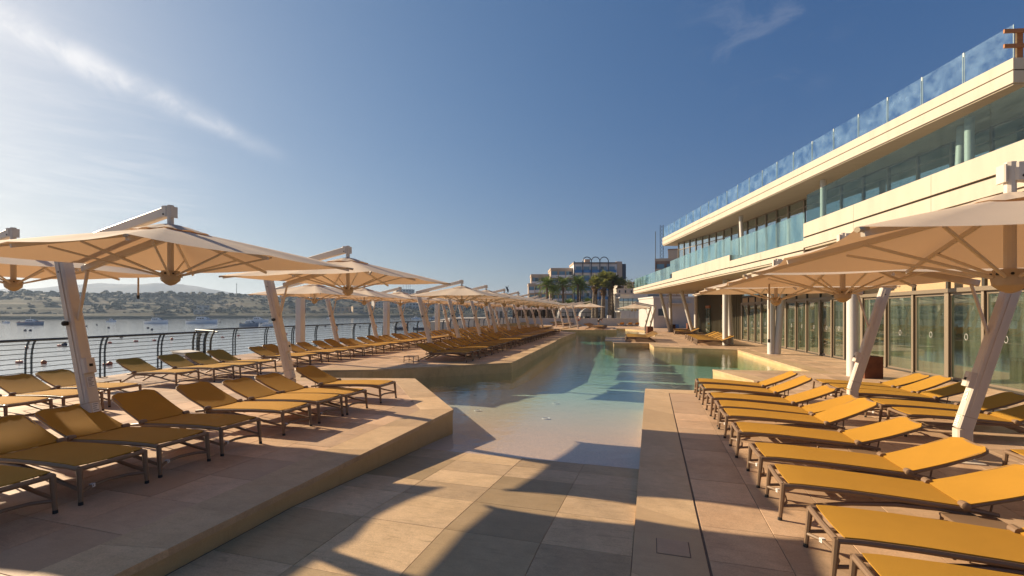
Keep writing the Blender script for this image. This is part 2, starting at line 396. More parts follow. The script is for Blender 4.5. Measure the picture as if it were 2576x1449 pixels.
ORD = ['first','second','third','fourth','fifth','sixth','seventh','eighth','ninth','tenth','eleventh','twelfth','thirteenth','fourteenth','fifteenth',
       'sixteenth','seventeenth','eighteenth','nineteenth','twentieth']
TENS = {20:'twenty', 30:'thirty', 40:'forty', 50:'fifty', 60:'sixty'}
def nth(i):                                            # i counts from 1
    if i <= 20: return ORD[i-1]
    t, u = i//10*10, i % 10
    return TENS[t][:-1]+'ieth' if u == 0 else TENS[t]+'-'+ORD[u-1]

# ------------------------------------------------------------------ the ground: terraces, pool, sea
ZL, ZR, ZW = 0.0, -0.19, -0.36                         # left terrace, right terrace, pool water
NEAR_T = [(-3.53,-4),(-3.53,7.89),(-6.19,11.3),(-9.34,10.55),(-10.4,11.9),(-15.2,11.9),(-14.3,4),(-13.8,-4)]
FAR_T = [(-10.4,11.9),(-8.42,12.7),(-4.82,15.95),(-5.8,29.4),(-5.98,29.45),(-6.6,42.4),(-8.6,45),(-9.5,47.9),(-10.2,72),(-19.6,72),(-17.0,16),(-16.9,13.4),(-15.3,12.6),(-15.2,11.9)]
ISLE = [(-3.45,49.8),(-4.2,58),(-9.0,57.4),(-9.1,48.0)]
RIGHT_T = [(-.13,-4),(18,-4),(18,76),(-3.05,76),(-3.05,59.5),(-.7,54.9),(.5,41),(-3.5,38),(-3.1,33.3),(-2.6,33),(-2.33,31.05),(-.09,31.6),(.18,28.7),(1.72,28),(4.5,27.35),(5.18,17.9),(2.09,17.5),(2.9,15),(2.6,12.75),(-.13,12.56)]
BACK_T = [(-10.2,61),(-3.07,60),(-3.07,76),(-10.2,76)]

def inset(poly, dist):
    """move each edge inwards (left of travel) by dist[i]; mitred corners"""
    n = len(poly); out = []
    for i in range(n):
        p0, p1, p2 = Vector(poly[i-1]), Vector(poly[i]), Vector(poly[(i+1) % n])
        d1, d2 = (p1-p0).normalized(), (p2-p1).normalized()
        n1, n2 = Vector((-d1.y, d1.x)), Vector((-d2.y, d2.x)); a, b = dist[i-1], dist[i]
        det = d1.x*d2.y-d1.y*d2.x
        if abs(det) < .02: q = p1+n2*b
        else:
            q1, q2 = p1+n1*a, p1+n2*b; t = ((q2.x-q1.x)*d2.y-(q2.y-q1.y)*d2.x)/det; q = q1+d1*t
            if (q-p1).length > 2.6*max(a, b, .01): q = p1+(q-p1).normalized()*2.6*max(a, b, .01)
        out.append((q.x, q.y))
    return out
def clip(poly, x0, y0, x1, y1):
    def cut(ps, inside, cross):
        r = []
        for i in range(len(ps)):
            a, b = ps[i-1], ps[i]; ia, ib = inside(a), inside(b)
            if ib:
                if not ia: r.append(cross(a, b))
                r.append(b)
            elif ia: r.append(cross(a, b))
        return r
    def cx(v): return lambda a, b: (v, a[1]+(b[1]-a[1])*(v-a[0])/(b[0]-a[0]))
    def cyy(v): return lambda a, b: (a[0]+(b[0]-a[0])*(v-a[1])/(b[1]-a[1]), v)
    for ins, cr in ((lambda p: p[0] >= x0, cx(x0)), (lambda p: p[0] <= x1, cx(x1)), (lambda p: p[1] >= y0, cyy(y0)), (lambda p: p[1] <= y1, cyy(y1))):
        poly = cut(poly, ins, cr)
        if len(poly) < 3: return []
    out = []
    for p in poly:
        if not out or hypot(p[0]-out[-1][0], p[1]-out[-1][1]) > 1e-4: out.append(p)
    return out if len(out) > 2 else []
def area(p): return .5*sum(p[i-1][0]*p[i][1]-p[i][0]*p[i-1][1] for i in range(len(p)))
def inpoly(poly, x, y):
    r = False
    for i in range(len(poly)):
        (x1, y1), (x2, y2) = poly[i-1], poly[i]
        if (y1 > y) != (y2 > y) and x < (x2-x1)*(y-y1)/(y2-y1)+x1: r = not r
    return r
def tileprism(mb, poly, z, th=.03, c=.0022):
    """slab with a small arris round its top"""
    n = len(poly); cx_, cy_ = sum(p[0] for p in poly)/n, sum(p[1] for p in poly)/n
    def sh(p, d):
        v = Vector((p[0]-cx_, p[1]-cy_)); l = v.length
        return (cx_+v.x*(1-d/l), cy_+v.y*(1-d/l))
    a = [(x, y, z-th) for x, y in poly]; b = [(x, y, z-c) for x, y in poly]; t = [(*sh(p, c*1.3), z) for p in poly]
    fs = [tuple(range(2*n, 3*n))]
    for k in (0, n): fs += [(k+i, k+(i+1) % n, k+(i+1) % n+n, k+i+n) for i in range(n)]
    mb.add(a+b+t, fs)
rng = random.Random(5)
def visible(x, y):                                     # roughly inside the view, with a margin
    xc, yc = x*CY+y*SY, -x*SY+y*CY
    return yc > .6 and abs(xc) < yc*1.35+2.5
def terrace(name, poly, z, coped, pitch=(.605, .635), x_from=-4.09, y_from=2.66, limit=295, cw=.56):
    """a terrace: its body, stone coping along the pool, slabs laid in a grid"""
    body = MB().prism(poly, -3.2, z-.035); b = structure(name, body, 'kerb')
    dist = [cw if i in coped else 0.0 for i in range(len(poly))]
    inner = inset(poly, dist)
    bed = MB().prism(inset(poly, [.02]*len(poly)), z-.034, z-.006); bed.build('grout_bed', 'joint', b)
    jobs = []
    for i in coped:                                    # coping stones
        p, q = Vector(poly[i]), Vector(poly[(i+1) % len(poly)]); p2, q2 = Vector(inner[i]), Vector(inner[(i+1) % len(poly)])
        L = (q-p).length; k = max(1, round(L/1.27)); nrm = Vector((q.y-p.y, p.x-q.x)).normalized()*.012
        for j in range(k):
            a, c = j/k, (j+1)/k; g = .001/L
            quad = [p.lerp(q, a+g)+nrm, p.lerp(q, c-g)+nrm, p2.lerp(q2, c-g), p2.lerp(q2, a+g)]
            jobs.append(('coping_stone', [tuple(v) for v in quad]))
    xs = [p[0] for p in inner]; ys = [p[1] for p in inner]; g = .0028
    i0, i1 = math.floor((min(xs)-x_from)/pitch[0]), math.ceil((max(xs)-x_from)/pitch[0])
    j0, j1 = math.floor((min(ys)-y_from)/pitch[1]), math.ceil((max(ys)-y_from)/pitch[1])
    for i in range(i0, i1):
        for j in range(j0, j1):
            x, y = x_from+i*pitch[0], y_from+j*pitch[1]
            if not visible(x, y): continue
            cell = (x+g, y+g, x+pitch[0]-g, y+pitch[1]-g)
            c = clip(inner, *cell)
            if len(c) > 2 and abs(area(c)) > .012: jobs.append(('paving_slab', c))
    def d2(job):
        x, y = job[1][0]; return x*x+y*y+(0 if visible(x, y) else 1e5)
    jobs.sort(key=d2)
    full = None; many = MB(); manyc = MB(); n = 0
    for nm, c in jobs:
        zz = z+rng.uniform(-.0012, .0012)+(.003 if nm == 'coping_stone' else 0)
        if n < limit:
            n += 1; mb = MB(); tileprism(mb, c, zz, .06 if nm == 'coping_stone' else .03)
            mb.build(nm, 'coping' if nm == 'coping_stone' else 'tile', b)
        else: tileprism(manyc if nm == 'coping_stone' else many, c, zz, .06 if nm == 'coping_stone' else .03)
    if many.v: tag(many.build('far_paving', 'tile_many', b), kind='stuff')
    if manyc.v: tag(manyc.build('far_coping', 'coping', b), kind='stuff')
    return b
terrace('near_terrace', NEAR_T, ZL, [0, 1, 2, 3])
terrace('far_terrace', FAR_T, ZL, [0, 1, 2, 3, 4, 5, 6, 7])
terrace('island_terrace', ISLE, ZL, [0, 1, 2, 3], limit=120)
terrace('right_terrace', RIGHT_T, ZR, [3,4,5,6,7,8,9,10,11,12,13,14,15,16,17,18,19], x_from=.45, y_from=4.0)
terrace('back_terrace', BACK_T, ZR, [0], limit=40)

# beach entry: level slabs, then a tiled ramp into the water, then the mosaic floor
def floor_z(y):
    pr = [(-4, ZR), (3.88, ZR), (6.6, ZW), (14, -.86), (20, -1.2), (90, -1.2)]
    for (a, za), (b_, zb) in zip(pr, pr[1:]):
        if y <= b_: return za+(zb-za)*(y-a)/(b_-a)
    return -1.2
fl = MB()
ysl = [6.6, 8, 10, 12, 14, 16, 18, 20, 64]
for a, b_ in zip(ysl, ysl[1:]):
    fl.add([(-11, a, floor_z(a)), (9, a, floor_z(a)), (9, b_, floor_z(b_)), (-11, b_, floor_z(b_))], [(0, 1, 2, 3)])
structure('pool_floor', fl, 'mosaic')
bed = MB()
for a, b_ in ((-4, 3.88), (3.88, 6.6)):
    bed.add([(-3.56, a, floor_z(a)-.004), (-.10, a, floor_z(a)-.004), (-.10, b_, floor_z(b_)-.004), (-3.56, b_, floor_z(b_)-.004)], [(0, 1, 2, 3)])
entry = structure('beach_entry', bed, 'joint')
rows = [6.6, 6.14, 5.64, 5.13, 4.64, 3.88, 2.98, 2.08, 1.18, .28, -.62, -1.52, -2.42, -3.3]
colsx = [-3.515, -2.70, -1.82, -.91, -.145]
for hi, lo in zip(rows, rows[1:]):
    for x0, x1 in zip(colsx, colsx[1:]):
        g = .0013; c = [(x0+g, lo+g), (x1-g, lo+g), (x1-g, hi-g), (x0+g, hi-g)]; dz = rng.uniform(-.001, .001)
        mb = MB(); mb.add([(x, y, floor_z(y)-.02) for x, y in c]+[(x, y, floor_z(y)-.003+dz) for x, y in c]+[(x+(.0025 if k in (0, 3) else -.0025), y+(.0025 if k < 2 else -.0025), floor_z(y)+dz) for k, (x, y) in enumerate(c)],
                          [(8, 9, 10, 11)]+[(o+i, o+(i+1) % 4, o+(i+1) % 4+4, o+i+4) for o in (0, 4) for i in range(4)])
        mb.build('paving_slab', 'ramp', entry)
pw = MB().box((-11, 3.9, -3.0), (9, 62, ZW)); structure('pool_water', pw, 'pool')
SEA = -2.6
sea = MB(); S_ = 3500
sea.add([(-S_, -S_, SEA), (S_, -S_, SEA), (S_, S_*1.4, SEA), (-S_, S_*1.4, SEA)], [(0, 1, 2, 3)])
structure('sea', sea, 'sea')
# drain cover in the right coping, lights in the pool floor
dc = thing('access_cover', 'square stone access cover set in the coping beside the beach entry', 'cover', (.18, 4.12, ZR+.004))
MB().box((-.135,-.135,-.004), (.135,.135,.001)).build('cover_frame', 'joint', dc)
_m = MB(); tileprism(_m, [(-.128,-.128),(.128,-.128),(.128,.128),(-.128,.128)], .006, .006, .002); _m.build('lid', 'tile', dc)
LIGHTS = [(1373.7,1054,'nearest round white light in the pale pool floor'), (1398.7,1016,'second round light in the pool floor from the beach entry'),
          (1412,987.7,'round floor light furthest into the deepening blue water'), (1202,1034,'round floor light in the reflection of the left parasols'),
          (1530,984,'round pool floor light nearest the right terrace corner'), (1187,962,'small round floor light under the edge of the far terrace')]
for px, py, lb in LIGHTS:
    yc = 10.0
    for _ in range(30):                                # where that bearing meets the sloping floor
        p = plan((px-1288)/1158*yc, yc); yc = (EYE-floor_z(p.y))*1158/(py-787)
    p = plan((px-1288)/1158*yc, yc); r = .085
    t = thing('pool_light', lb, 'pool light', (p.x, p.y, floor_z(p.y)), 0, 'round lights in the pool floor')
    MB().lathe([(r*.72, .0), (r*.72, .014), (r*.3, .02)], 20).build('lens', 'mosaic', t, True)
    _m = MB(); _m.tube([(r*cos(a*pi/10), r*sin(a*pi/10), .012) for a in range(20)], .009, 6, True); _m.build('rim', 'label', t, True)

# ------------------------------------------------------------------ the beach club building
club = thing('beach_club_building', 'long two storey cream beach club with glass balustrades beside the pool', 'building', (0,0,0))
def P2(xc, yc): v = plan(xc, yc); return (v.x, v.y)
def L12(y): return 11.02+.068*(y-17.4)                 # front edge of the lower slab, far part
def L3(y): return 11.02+.128*(y-17.4)                  # and near part
def RF(y): return 15.41+.0128*(y-14.15)                # front edge of the roof
def GL(y): return 10.39+.19*y                          # ground floor glazing
def UG(y): return 18.15-.0105*(y-18.9) if y < 39 else 17.94-.16*(y-39)   # upper floor glazing
def band(name, line, y0, y1, z0, z1, back, m, parent, proud=0.0):
    """a deep slab piece whose front follows line(y) from y0 to y1 and reaches 'back' metres inwards"""
    return MB().prism([P2(line(y0)-proud, y0), P2(line(y0)+back, y0), P2(line(y1)+back, y1), P2(line(y1)-proud, y1)], z0, z1).build(name, m, parent)
def fascia(line, y0, y1, z0, zg, z1, back=4.0):
    """two cream bands with a recessed shadow gap between them"""
    f = band('fascia_band', line, y0, y1, z0, zg-.03, back, 'facade', club)
    band('fascia_band', line, y0, y1, zg+.03, z1, back, 'facade', club)
    band('shadow_gap', lambda y: line(y)+.06, y0+.01, y1-.01, zg-.03, zg+.03, back-.2, 'groove', club)
    for y in frange(y0, y1, 3.3)[1:-1]:                  # upright joints between the cast panels
        p = plan(line(y)-.001, y); MB().beam((p.x, p.y, z0+.01), (p.x, p.y, zg-.035), .010, .006, (CY, SY, 0)).build('panel_joint', 'soffit', club); MB().beam((p.x, p.y, zg+.035), (p.x, p.y, z1-.01), .010, .006, (CY, SY, 0)).build('panel_joint', 'soffit', club)
    return f
def frange(a, b, st):
    n = max(1, round((b-a)/st)); return [a+(b-a)*i/n for i in range(n+1)]
fascia(L12, 35.2, 50.2, 3.94, 4.19, 4.46)
fascia(L12, 24.3, 35.197, 3.943, 4.19, 4.86)
fascia(L12, 17.403, 24.297, 3.94, 4.17, 4.54)
fascia(L3, 2.0, 17.4, 4.26, 4.64, 5.17)
band('soffit', lambda y: L12(y)+.05, 17.5, 50.1, 3.86, 3.938, 9, 'soffit', club)
band('soffit', lambda y: L3(y)+.05, 2.0, 17.5, 4.18, 4.257, 9, 'soffit', club)
band('upper_floor', lambda y: L12(y)+3.9, 17.4, 50.0, 4.0, 4.5, 12, 'facade', club)
band('upper_floor', lambda y: L3(y)+3.9, 2.0, 17.4, 4.3, 4.8, 14, 'facade', club)
# roof
for y0, y1, z0, zt in ((14.15, 36.5, 8.89, 9.65), (36.503, 48.5, 8.95, 9.66)):
    band('roof_band', RF, y0, y1, z0, z0+.37, 9, 'facade', club); band('roof_band', RF, y0, y1, z0+.41, zt, 9, 'facade', club)
    band('shadow_gap', lambda y: RF(y)+.06, y0+.01, y1-.01, z0+.37, z0+.41, 8.8, 'groove', club)
band('roof_soffit', lambda y: RF(y)+.06, 14.2, 48.4, 8.84, 8.947, 8.9, 'soffit', club)
band('roof_band', lambda y: RF(y)+1.9, 4.0, 14.147, 8.9, 9.9, 8, 'facade', club)
def panes(name, line, ys, z0, z1, m, parent=club, th=.018, gap=.012):
    """glass plates standing on edge between successive ys"""
    out = []
    for a, b in zip(ys, ys[1:]):
        p, q = plan(line(a), a), plan(line(b), b); d = (q-p).normalized()*gap; h = (z0+z1)/2
        out.append(MB().beam((p.x+d.x, p.y+d.y, h), (q.x-d.x, q.y-d.y, h), th, z1-z0).build(name, m, parent))
    return out
def frange(a, b, st):
    n = max(1, round((b-a)/st)); return [a+(b-a)*i/n for i in range(n+1)]
# balustrades
_ys = frange(14.2, 48.4, 1.62)
for pn, a, b in zip(panes('roof_glass_panel', lambda y: RF(y)+.10, _ys, 9.66, 10.72, 'roofglass'), _ys, _ys[1:]):
    for y in (a+.03, b-.03):                            # pale ground edges of each plate
        p = plan(RF(y)+.10, y); MB().beam((p.x, p.y, 9.68), (p.x, p.y, 10.715), .014, .024, (CY, SY, 0)).build('ground_edge', 'edge', pn)
for y in frange(14.2, 48.4, 1.62)[1:-1]:
    p = plan(RF(y)+.12, y); MB().box((p.x-.03, p.y-.03, 10.60), (p.x+.03, p.y+.03, 10.74)).build('glass_clamp', 'label', club)
panes('balustrade_panel', lambda y: L12(y)+.10, frange(36.0, 50.1, 1.4), 4.45, 5.45, 'balglass')
panes('balustrade_panel', lambda y: L12(y)+.10, frange(24.4, 36.0, 1.45), 4.82, 5.84, 'balglass')
panes('balustrade_panel', lambda y: L12(y)+.10, frange(17.5, 24.4, 1.4), 4.50, 5.62, 'balglass')
panes('balustrade_panel', lambda y: L3(y)+.10, [3.2, 4.2, 5.2, 6.3, 7.45, 8.55, 9.75, 11.05, 12.4, 13.9, 15.4, 17.35], 5.14, 6.24, 'clear')
# upper storey windows
def glazed(line, ys, z0, z1, zt, gm, fm, wide=.10, deep=.14, low=None, name='window'):
    for a, b in zip(ys, ys[1:]):
        w = panes('window', line, [a, b], z0, zt if zt else z1, gm, th=.02, gap=wide/2)[0]
        if zt: panes('transom_pane', line, [a, b], zt+.04, z1, gm, w, .02, wide/2)
    for y in ys:
        p = plan(line(y), y); q = plan(line(y)-deep/2, y); r = plan(line(y)+deep/2, y)
        MB().beam((q.x, q.y, (z0+z1)/2), (r.x, r.y, (z0+z1)/2), wide, z1-z0).build('mullion', fm, club)
    a, b = ys[0], ys[-1]; p, q = plan(line(a), a), plan(line(b), b)
    for z, h in ((z0+.04, .08), (z1-.04, .08)) + (((zt+.02, .05),) if zt else ()) + (((low, .06),) if low else ()):
        MB().beam((p.x, p.y, z), (q.x, q.y, z), .09, h).build('transom', fm, club)
glazed(UG, frange(39.0, 46.3, 1.0), 4.5, 8.84, 8.1, 'rearglass', 'alu', low=6.1)
glazed(UG, frange(30.0, 38.96, 1.28), 4.5, 8.84, 8.2, 'rearglass', 'alu', low=6.1)
glazed(UG, frange(8.0, 29.96, 1.55), 4.8, 8.84, 8.3, 'rearglass', 'alu')
band('inner_wall', lambda y: UG(y)+3.5, 8.2, 46.2, 4.5, 8.83, .2, 'interior', club)
for y in (12.5, 18.0, 25.0, 34.5, 42.0):               # blinds and partitions seen behind the upper glass
    p, q = plan(UG(y)+.5, y), plan(UG(y+1.1)+.5, y+1.1)
    MB().beam((p.x, p.y, 6.6), (q.x, q.y, 6.6), .05, 3.2).build('blind', 'white', club)
# ground floor: sliding doors, beams, clerestory, slatted wall, interior
gys = [6.5, 7.6, 8.7, 9.9, 11.1, 12.37, 13.66, 15.15, 16.6, 18.1, 19.4, 20.46, 21.56, 22.96, 24.2, 25.5, 26.9, 28.2, 29.4, 30.6, 32.0, 33.4]
ZD = 2.40
for k, (a, b) in enumerate(zip(gys, gys[1:])):
    d = panes('door', GL, [a, b], ZR+.10, ZD-.06, 'doorglass', th=.02, gap=.08)[0]
    p, q = plan(GL(a), a), plan(GL(b), b); u = (q-p).normalized()
    for z, h in ((ZR+.06, .09), (ZD-.04, .09)):
        MB().beam((p.x+u.x*.06, p.y+u.y*.06, z), (q.x-u.x*.06, q.y-u.y*.06, z), .07, h).build('door_rail', 'alu', d)
    for s, t in ((p+u*.075, 1), (q-u*.075, -1)):
        MB().beam((s.x, s.y, ZR+.05), (s.x, s.y, ZD), .05, .07, (u.x, u.y, 0)).build('door_stile', 'alu', d)
    nrm = Vector((u.y, -u.x, 0)); nrm = -nrm if nrm.dot(-p) < 0 else nrm
    c = (p+q)/2+nrm*.018                               # etched ring sign on every door
    ring = [(c.x+u.x*.055*cos(t*pi/12), c.y+u.y*.055*cos(t*pi/12), 1.12+.085*sin(t*pi/12)) for t in range(24)]
    _m = MB(); _m.tube(ring, .0055, 5, True); _m.build('ring_sign', 'label', d)
    if k % 3 == 1:
        s = p+u*.09+nrm*.045
        MB().beam((s.x, s.y, .75), (s.x, s.y, 1.05), .02, .03, (u.x, u.y, 0)).build('door_handle', 'aludark', d)
for k, y in enumerate(gys):
    o, i = plan(GL(y)-.10, y), plan(GL(y)+.10, y)
    MB().beam((o.x, o.y, (ZR+ZD)/2), (i.x, i.y, (ZR+ZD)/2), .07 if k % 3 else .13, ZD-ZR).build('mullion', 'alu', club)
p, q = plan(GL(6.5)-.02, 6.5), plan(GL(33.4)-.02, 33.4)
MB().beam((p.x, p.y, ZD+.06), (q.x, q.y, ZD+.06), .24, .12).build('lintel', 'alu', club)
MB().beam((p.x, p.y, ZR+.02), (q.x, q.y, ZR+.02), .16, .05).build('threshold', 'aludark', club)
MB().beam((p.x, p.y, ZD+.52), (q.x, q.y, ZD+.52), .20, .10).build('lintel', 'aludark', club)
for a, b in zip(gys, gys[1:]):
    p, q = plan(GL(a)+.02, a), plan(GL(b)+.02, b); u = (q-p).normalized()*.06
    MB().beam((p.x+u.x, p.y+u.y, ZD+.295), (q.x-u.x, q.y-u.y, ZD+.295), .05, .34).build('timber_panel', 'woodpanel', club)
    MB().beam((p.x, p.y, ZD+.12), (p.x, p.y, ZD+.47), .12, .16).build('beam_block', 'aludark', club)
panes('clerestory_pane', GL, gys, ZD+.60, 3.84, 'doorglass')
panes('clerestory_pane', GL, [6.5, 9.9, 13.66, 16.6], 3.86, 4.17, 'doorglass')
band('inner_floor', lambda y: GL(y)+.15, 6.0, 33.4, ZR-.02, ZR+.03, 7, 'tile', club)
band('inner_wall', lambda y: GL(y)+6.5, 6.0, 33.4, ZR+.03, 3.85, .2, 'interior', club)
band('end_wall', lambda y: GL(y)+.1, 33.45, 33.75, ZR, 3.86, 8, 'facade', club)
for y in (10.5, 14.2, 18.6, 23.5, 28.0):               # slender posts inside the lounge
    p = plan(GL(y)+3.0, y); MB().lathe([(.12, ZR+.03), (.12, 3.86)], 14, (p.x, p.y, 0)).build('inner_column', 'white', club, True)
for y in frange(33.9, 50.0, .42):                      # wall of upright slats
    p = plan(GL(y)-.02, y); MB().beam((p.x, p.y, ZR), (p.x, p.y, 3.85), .10, .16).build('slat', 'slat', club)
band('slat_wall', lambda y: GL(y)+.12, 33.8, 50.2, ZR, 3.855, .3, 'aludark', club)
for y0, y1 in ((36.2, 38.2), (42.5, 44.0)):
    p, q = plan(GL(y0)-.2, y0), plan(GL(y1)-.2, y1)
    dr = MB().beam((p.x, p.y, 1.05), (q.x, q.y, 1.05), .06, 2.4).build('door', 'doorglass', club)
    MB().beam((p.x, p.y, 2.36), (q.x, q.y, 2.36), .12, .26).build('door_head', 'timber', dr)
# columns
def column(name, base, top, r, z1, z0=ZR, m='white'):
    a, b = plan(*base), plan(*top); mb = MB()
    mb.tube([(a.x, a.y, z0), (a.x, a.y, z0+.02), (b.x, b.y, z1)], [r*1.04, r, r], 20); return mb.build(name, m, club, True)
for bs, tp, z1 in (((10.73,14.5),(10.73,14.5),4.19), ((12.55,22.3),(12.55,22.3),3.87), ((12.78,22.2),(13.1,22.2),3.87), ((13.16,28.4),(13.16,28.4),3.87), ((13.75,28.9),(13.55,28.9),3.87),
                   ((17.0,43.2),(15.9,43.2),3.87), ((17.3,43.3),(17.3,43.3),3.87), ((16.6,48.4),(15.6,48.4),3.87), ((16.8,48.6),(16.7,48.6),3.87)):
    column('column', bs, tp, .16, z1)
for bs, tp in (((16.5,16.6),(16.5,16.6)), ((16.9,17.5),(17.0,17.4)), ((16.5,24.4),(16.5,24.4)), ((16.8,33.4),(16.6,33.4))):
    column('upper_column', bs, tp, .14, 8.85, 4.5)
# timber guard left on the roof corner
gr = thing('timber_guard_rail', 'rough orange timber guard rail nailed up at the roof corner', 'guard rail', (0,0,0))
p = plan(15.75, 14.3)
MB().box((p.x-.075,p.y-.05,9.655), (p.x+.075,p.y+.05,10.60)).build('post', 'timber', gr)
for z in (10.04, 10.50):
    a, b = plan(15.2, 14.22), plan(17.6, 14.05); MB().beam((a.x,a.y,z), (b.x,b.y,z), .05, .115).build('rail', 'timber', gr)

# ------------------------------------------------------------------ railing along the sea
def railing(name, label, a, b, pitch, z0=0.0, top=1.14, n=9, doubled=False):
    t = thing(name, label, 'railing', (a[0], a[1], z0)); A, B = Vector((0, 0)), Vector((b[0]-a[0], b[1]-a[1])); L = B.length; d = B/L; nr = Vector((-d.y, d.x))
    if nr.x < 0: nr = -nr                              # towards the deck
    pts = lambda off, z: [(nr.x*off, nr.y*off, z), (B.x+nr.x*off, B.y+nr.y*off, z)]
    _m = MB(); _m.tube(pts(.10, top), .034, 10); _m.build('top_rail', 'rail', t, True)
    if doubled: _m = MB(); _m.tube(pts(.22, top-.03), .03, 10); _m.build('top_rail', 'rail', t, True)
    for i in range(n):
        z = .12+i*(top-.22)/(n-1); off = .0 if z < .7 else .06*((z-.7)/.4)**1.6
        _m = MB(); _m.tube(pts(off, z), .0085, 5); _m.build('wire_rail', 'rail', t, True)
    me = None; k = max(1, round(L/pitch))
    for i in range(k+1):
        for s in (-.06, .06):
            u = d*min(max(i*L/k+s, .02), L-.02)
            if me is None:
                mb = MB(); prof = [(0, 0), (0, .70), (.02, .88), (.06, 1.02), (.115, top-.02)]
                for (o1, z1), (o2, z2) in zip(prof, prof[1:]):
                    mb.beam((nr.x*o1, nr.y*o1, z1), (nr.x*o2, nr.y*o2, z2), .014, .055, (nr.x, nr.y, 0.001))
                mb.box((-.05,-.05,0), (.05,.05,.012)); me = mb.mesh('post', 'rail')
            link('post', me, t, (u.x, u.y, 0))
    return t
railing('sea_railing', 'grey steel railing with thin wires, left of the gate posts by the near loungers', (-13.75, -1.0), (-14.9, 12.3), 1.75)
railing('gate_railing', 'short doubled railing section with close posts on a white plinth', (-15.0, 12.6), (-16.8, 13.35), .62, doubled=True)
railing('sea_railing', 'long grey steel railing running far along the sea beyond the white plinth', (-16.8, 13.5), (-19.5, 68.0), 1.75)
pl = thing('white_plinth', 'low white block at the foot of the gate railing beside the sea', 'plinth', (-15.6, 12.2, 0), R(-22))
MB().box((-.75,-.25,0), (.65,.2,.42)).build('block', 'whitewall', pl); MB().box((-.8,-.3,.42), (.7,.25,.46)).build('capstone', 'whitewall', pl)
for i, y in enumerate((17.2, 24.3, 31.2)):
    t = thing('square_pillar', '%s tall square white pillar standing by the sea railing' % ['nearest and widest', 'second', 'furthest and thinnest'][i], 'pillar', (-15.2, y, 0), 0, 'white pillars along the railing')
    _m = MB().beam((0,0,0), (0,0,2.42), .29, .29, (0,1,0), .012); _m.build('shaft', 'white', t)
    _m = MB().box((-.16,-.16,2.42), (.16,.16,2.45)); _m.build('cap_plate', 'white', t)

# ------------------------------------------------------------------ sun loungers
# local frame: foot end at x = 0 facing +x, head towards -x, origin on the ground in the middle of the foot end
def rail_z(x):
    pts = [(0, .345), (-.15, .352), (-.5, .346), (-.9, .328), (-1.25, .308), (-1.42, .300), (-1.62, .275)]
    for (a, za), (b_, zb) in zip(pts, pts[1:]):
        if x >= b_: return za+(zb-za)*(x-a)/(b_-a)
    return .275
HX, HZ, BL = -1.40, .312, .74                          # hinge and length of the backrest
W2 = .285
def sling(x0, x1, hw, zf, th, nx, ny, corner=0.0, sag=.012):
    """woven panel with thickness, rounded at the x1 end, dipping a little in the middle"""
    top = []; 
    for i in range(nx+1):
        x = x0+(x1-x0)*i/nx; w = hw
        if corner:
            e = abs(x1-x)
            if e < corner: w = hw-corner+sqrt(max(0, corner**2-(corner-e)**2))
        top.append([(x, -w+2*w*j/ny, zf(x)-sag*(1-(2*j/ny-1)**2)) for j in range(ny+1)])
    vs = [p for r in top for p in r]+[(x, y, z-th) for r in top for x, y, z in r]; n = ny+1; o = (nx+1)*n; fs = []
    for i in range(nx):
        for j in range(ny):
            a = i*n+j; fs += [(a, a+n, a+n+1, a+1), (o+a, o+a+1, o+a+n+1, o+a+n)]
    rim = [j for j in range(n)]+[i*n+ny for i in range(1, nx+1)]+[nx*n+j for j in range(ny-1, -1, -1)]+[i*n for i in range(nx-1, 0, -1)]
    fs += [(rim[k], rim[(k+1) % len(rim)], o+rim[(k+1) % len(rim)], o+rim[k]) for k in range(len(rim))]
    if x1 < x0: fs = [tuple(reversed(f)) for f in fs]
    mb = MB(); mb.add(vs, fs); return mb
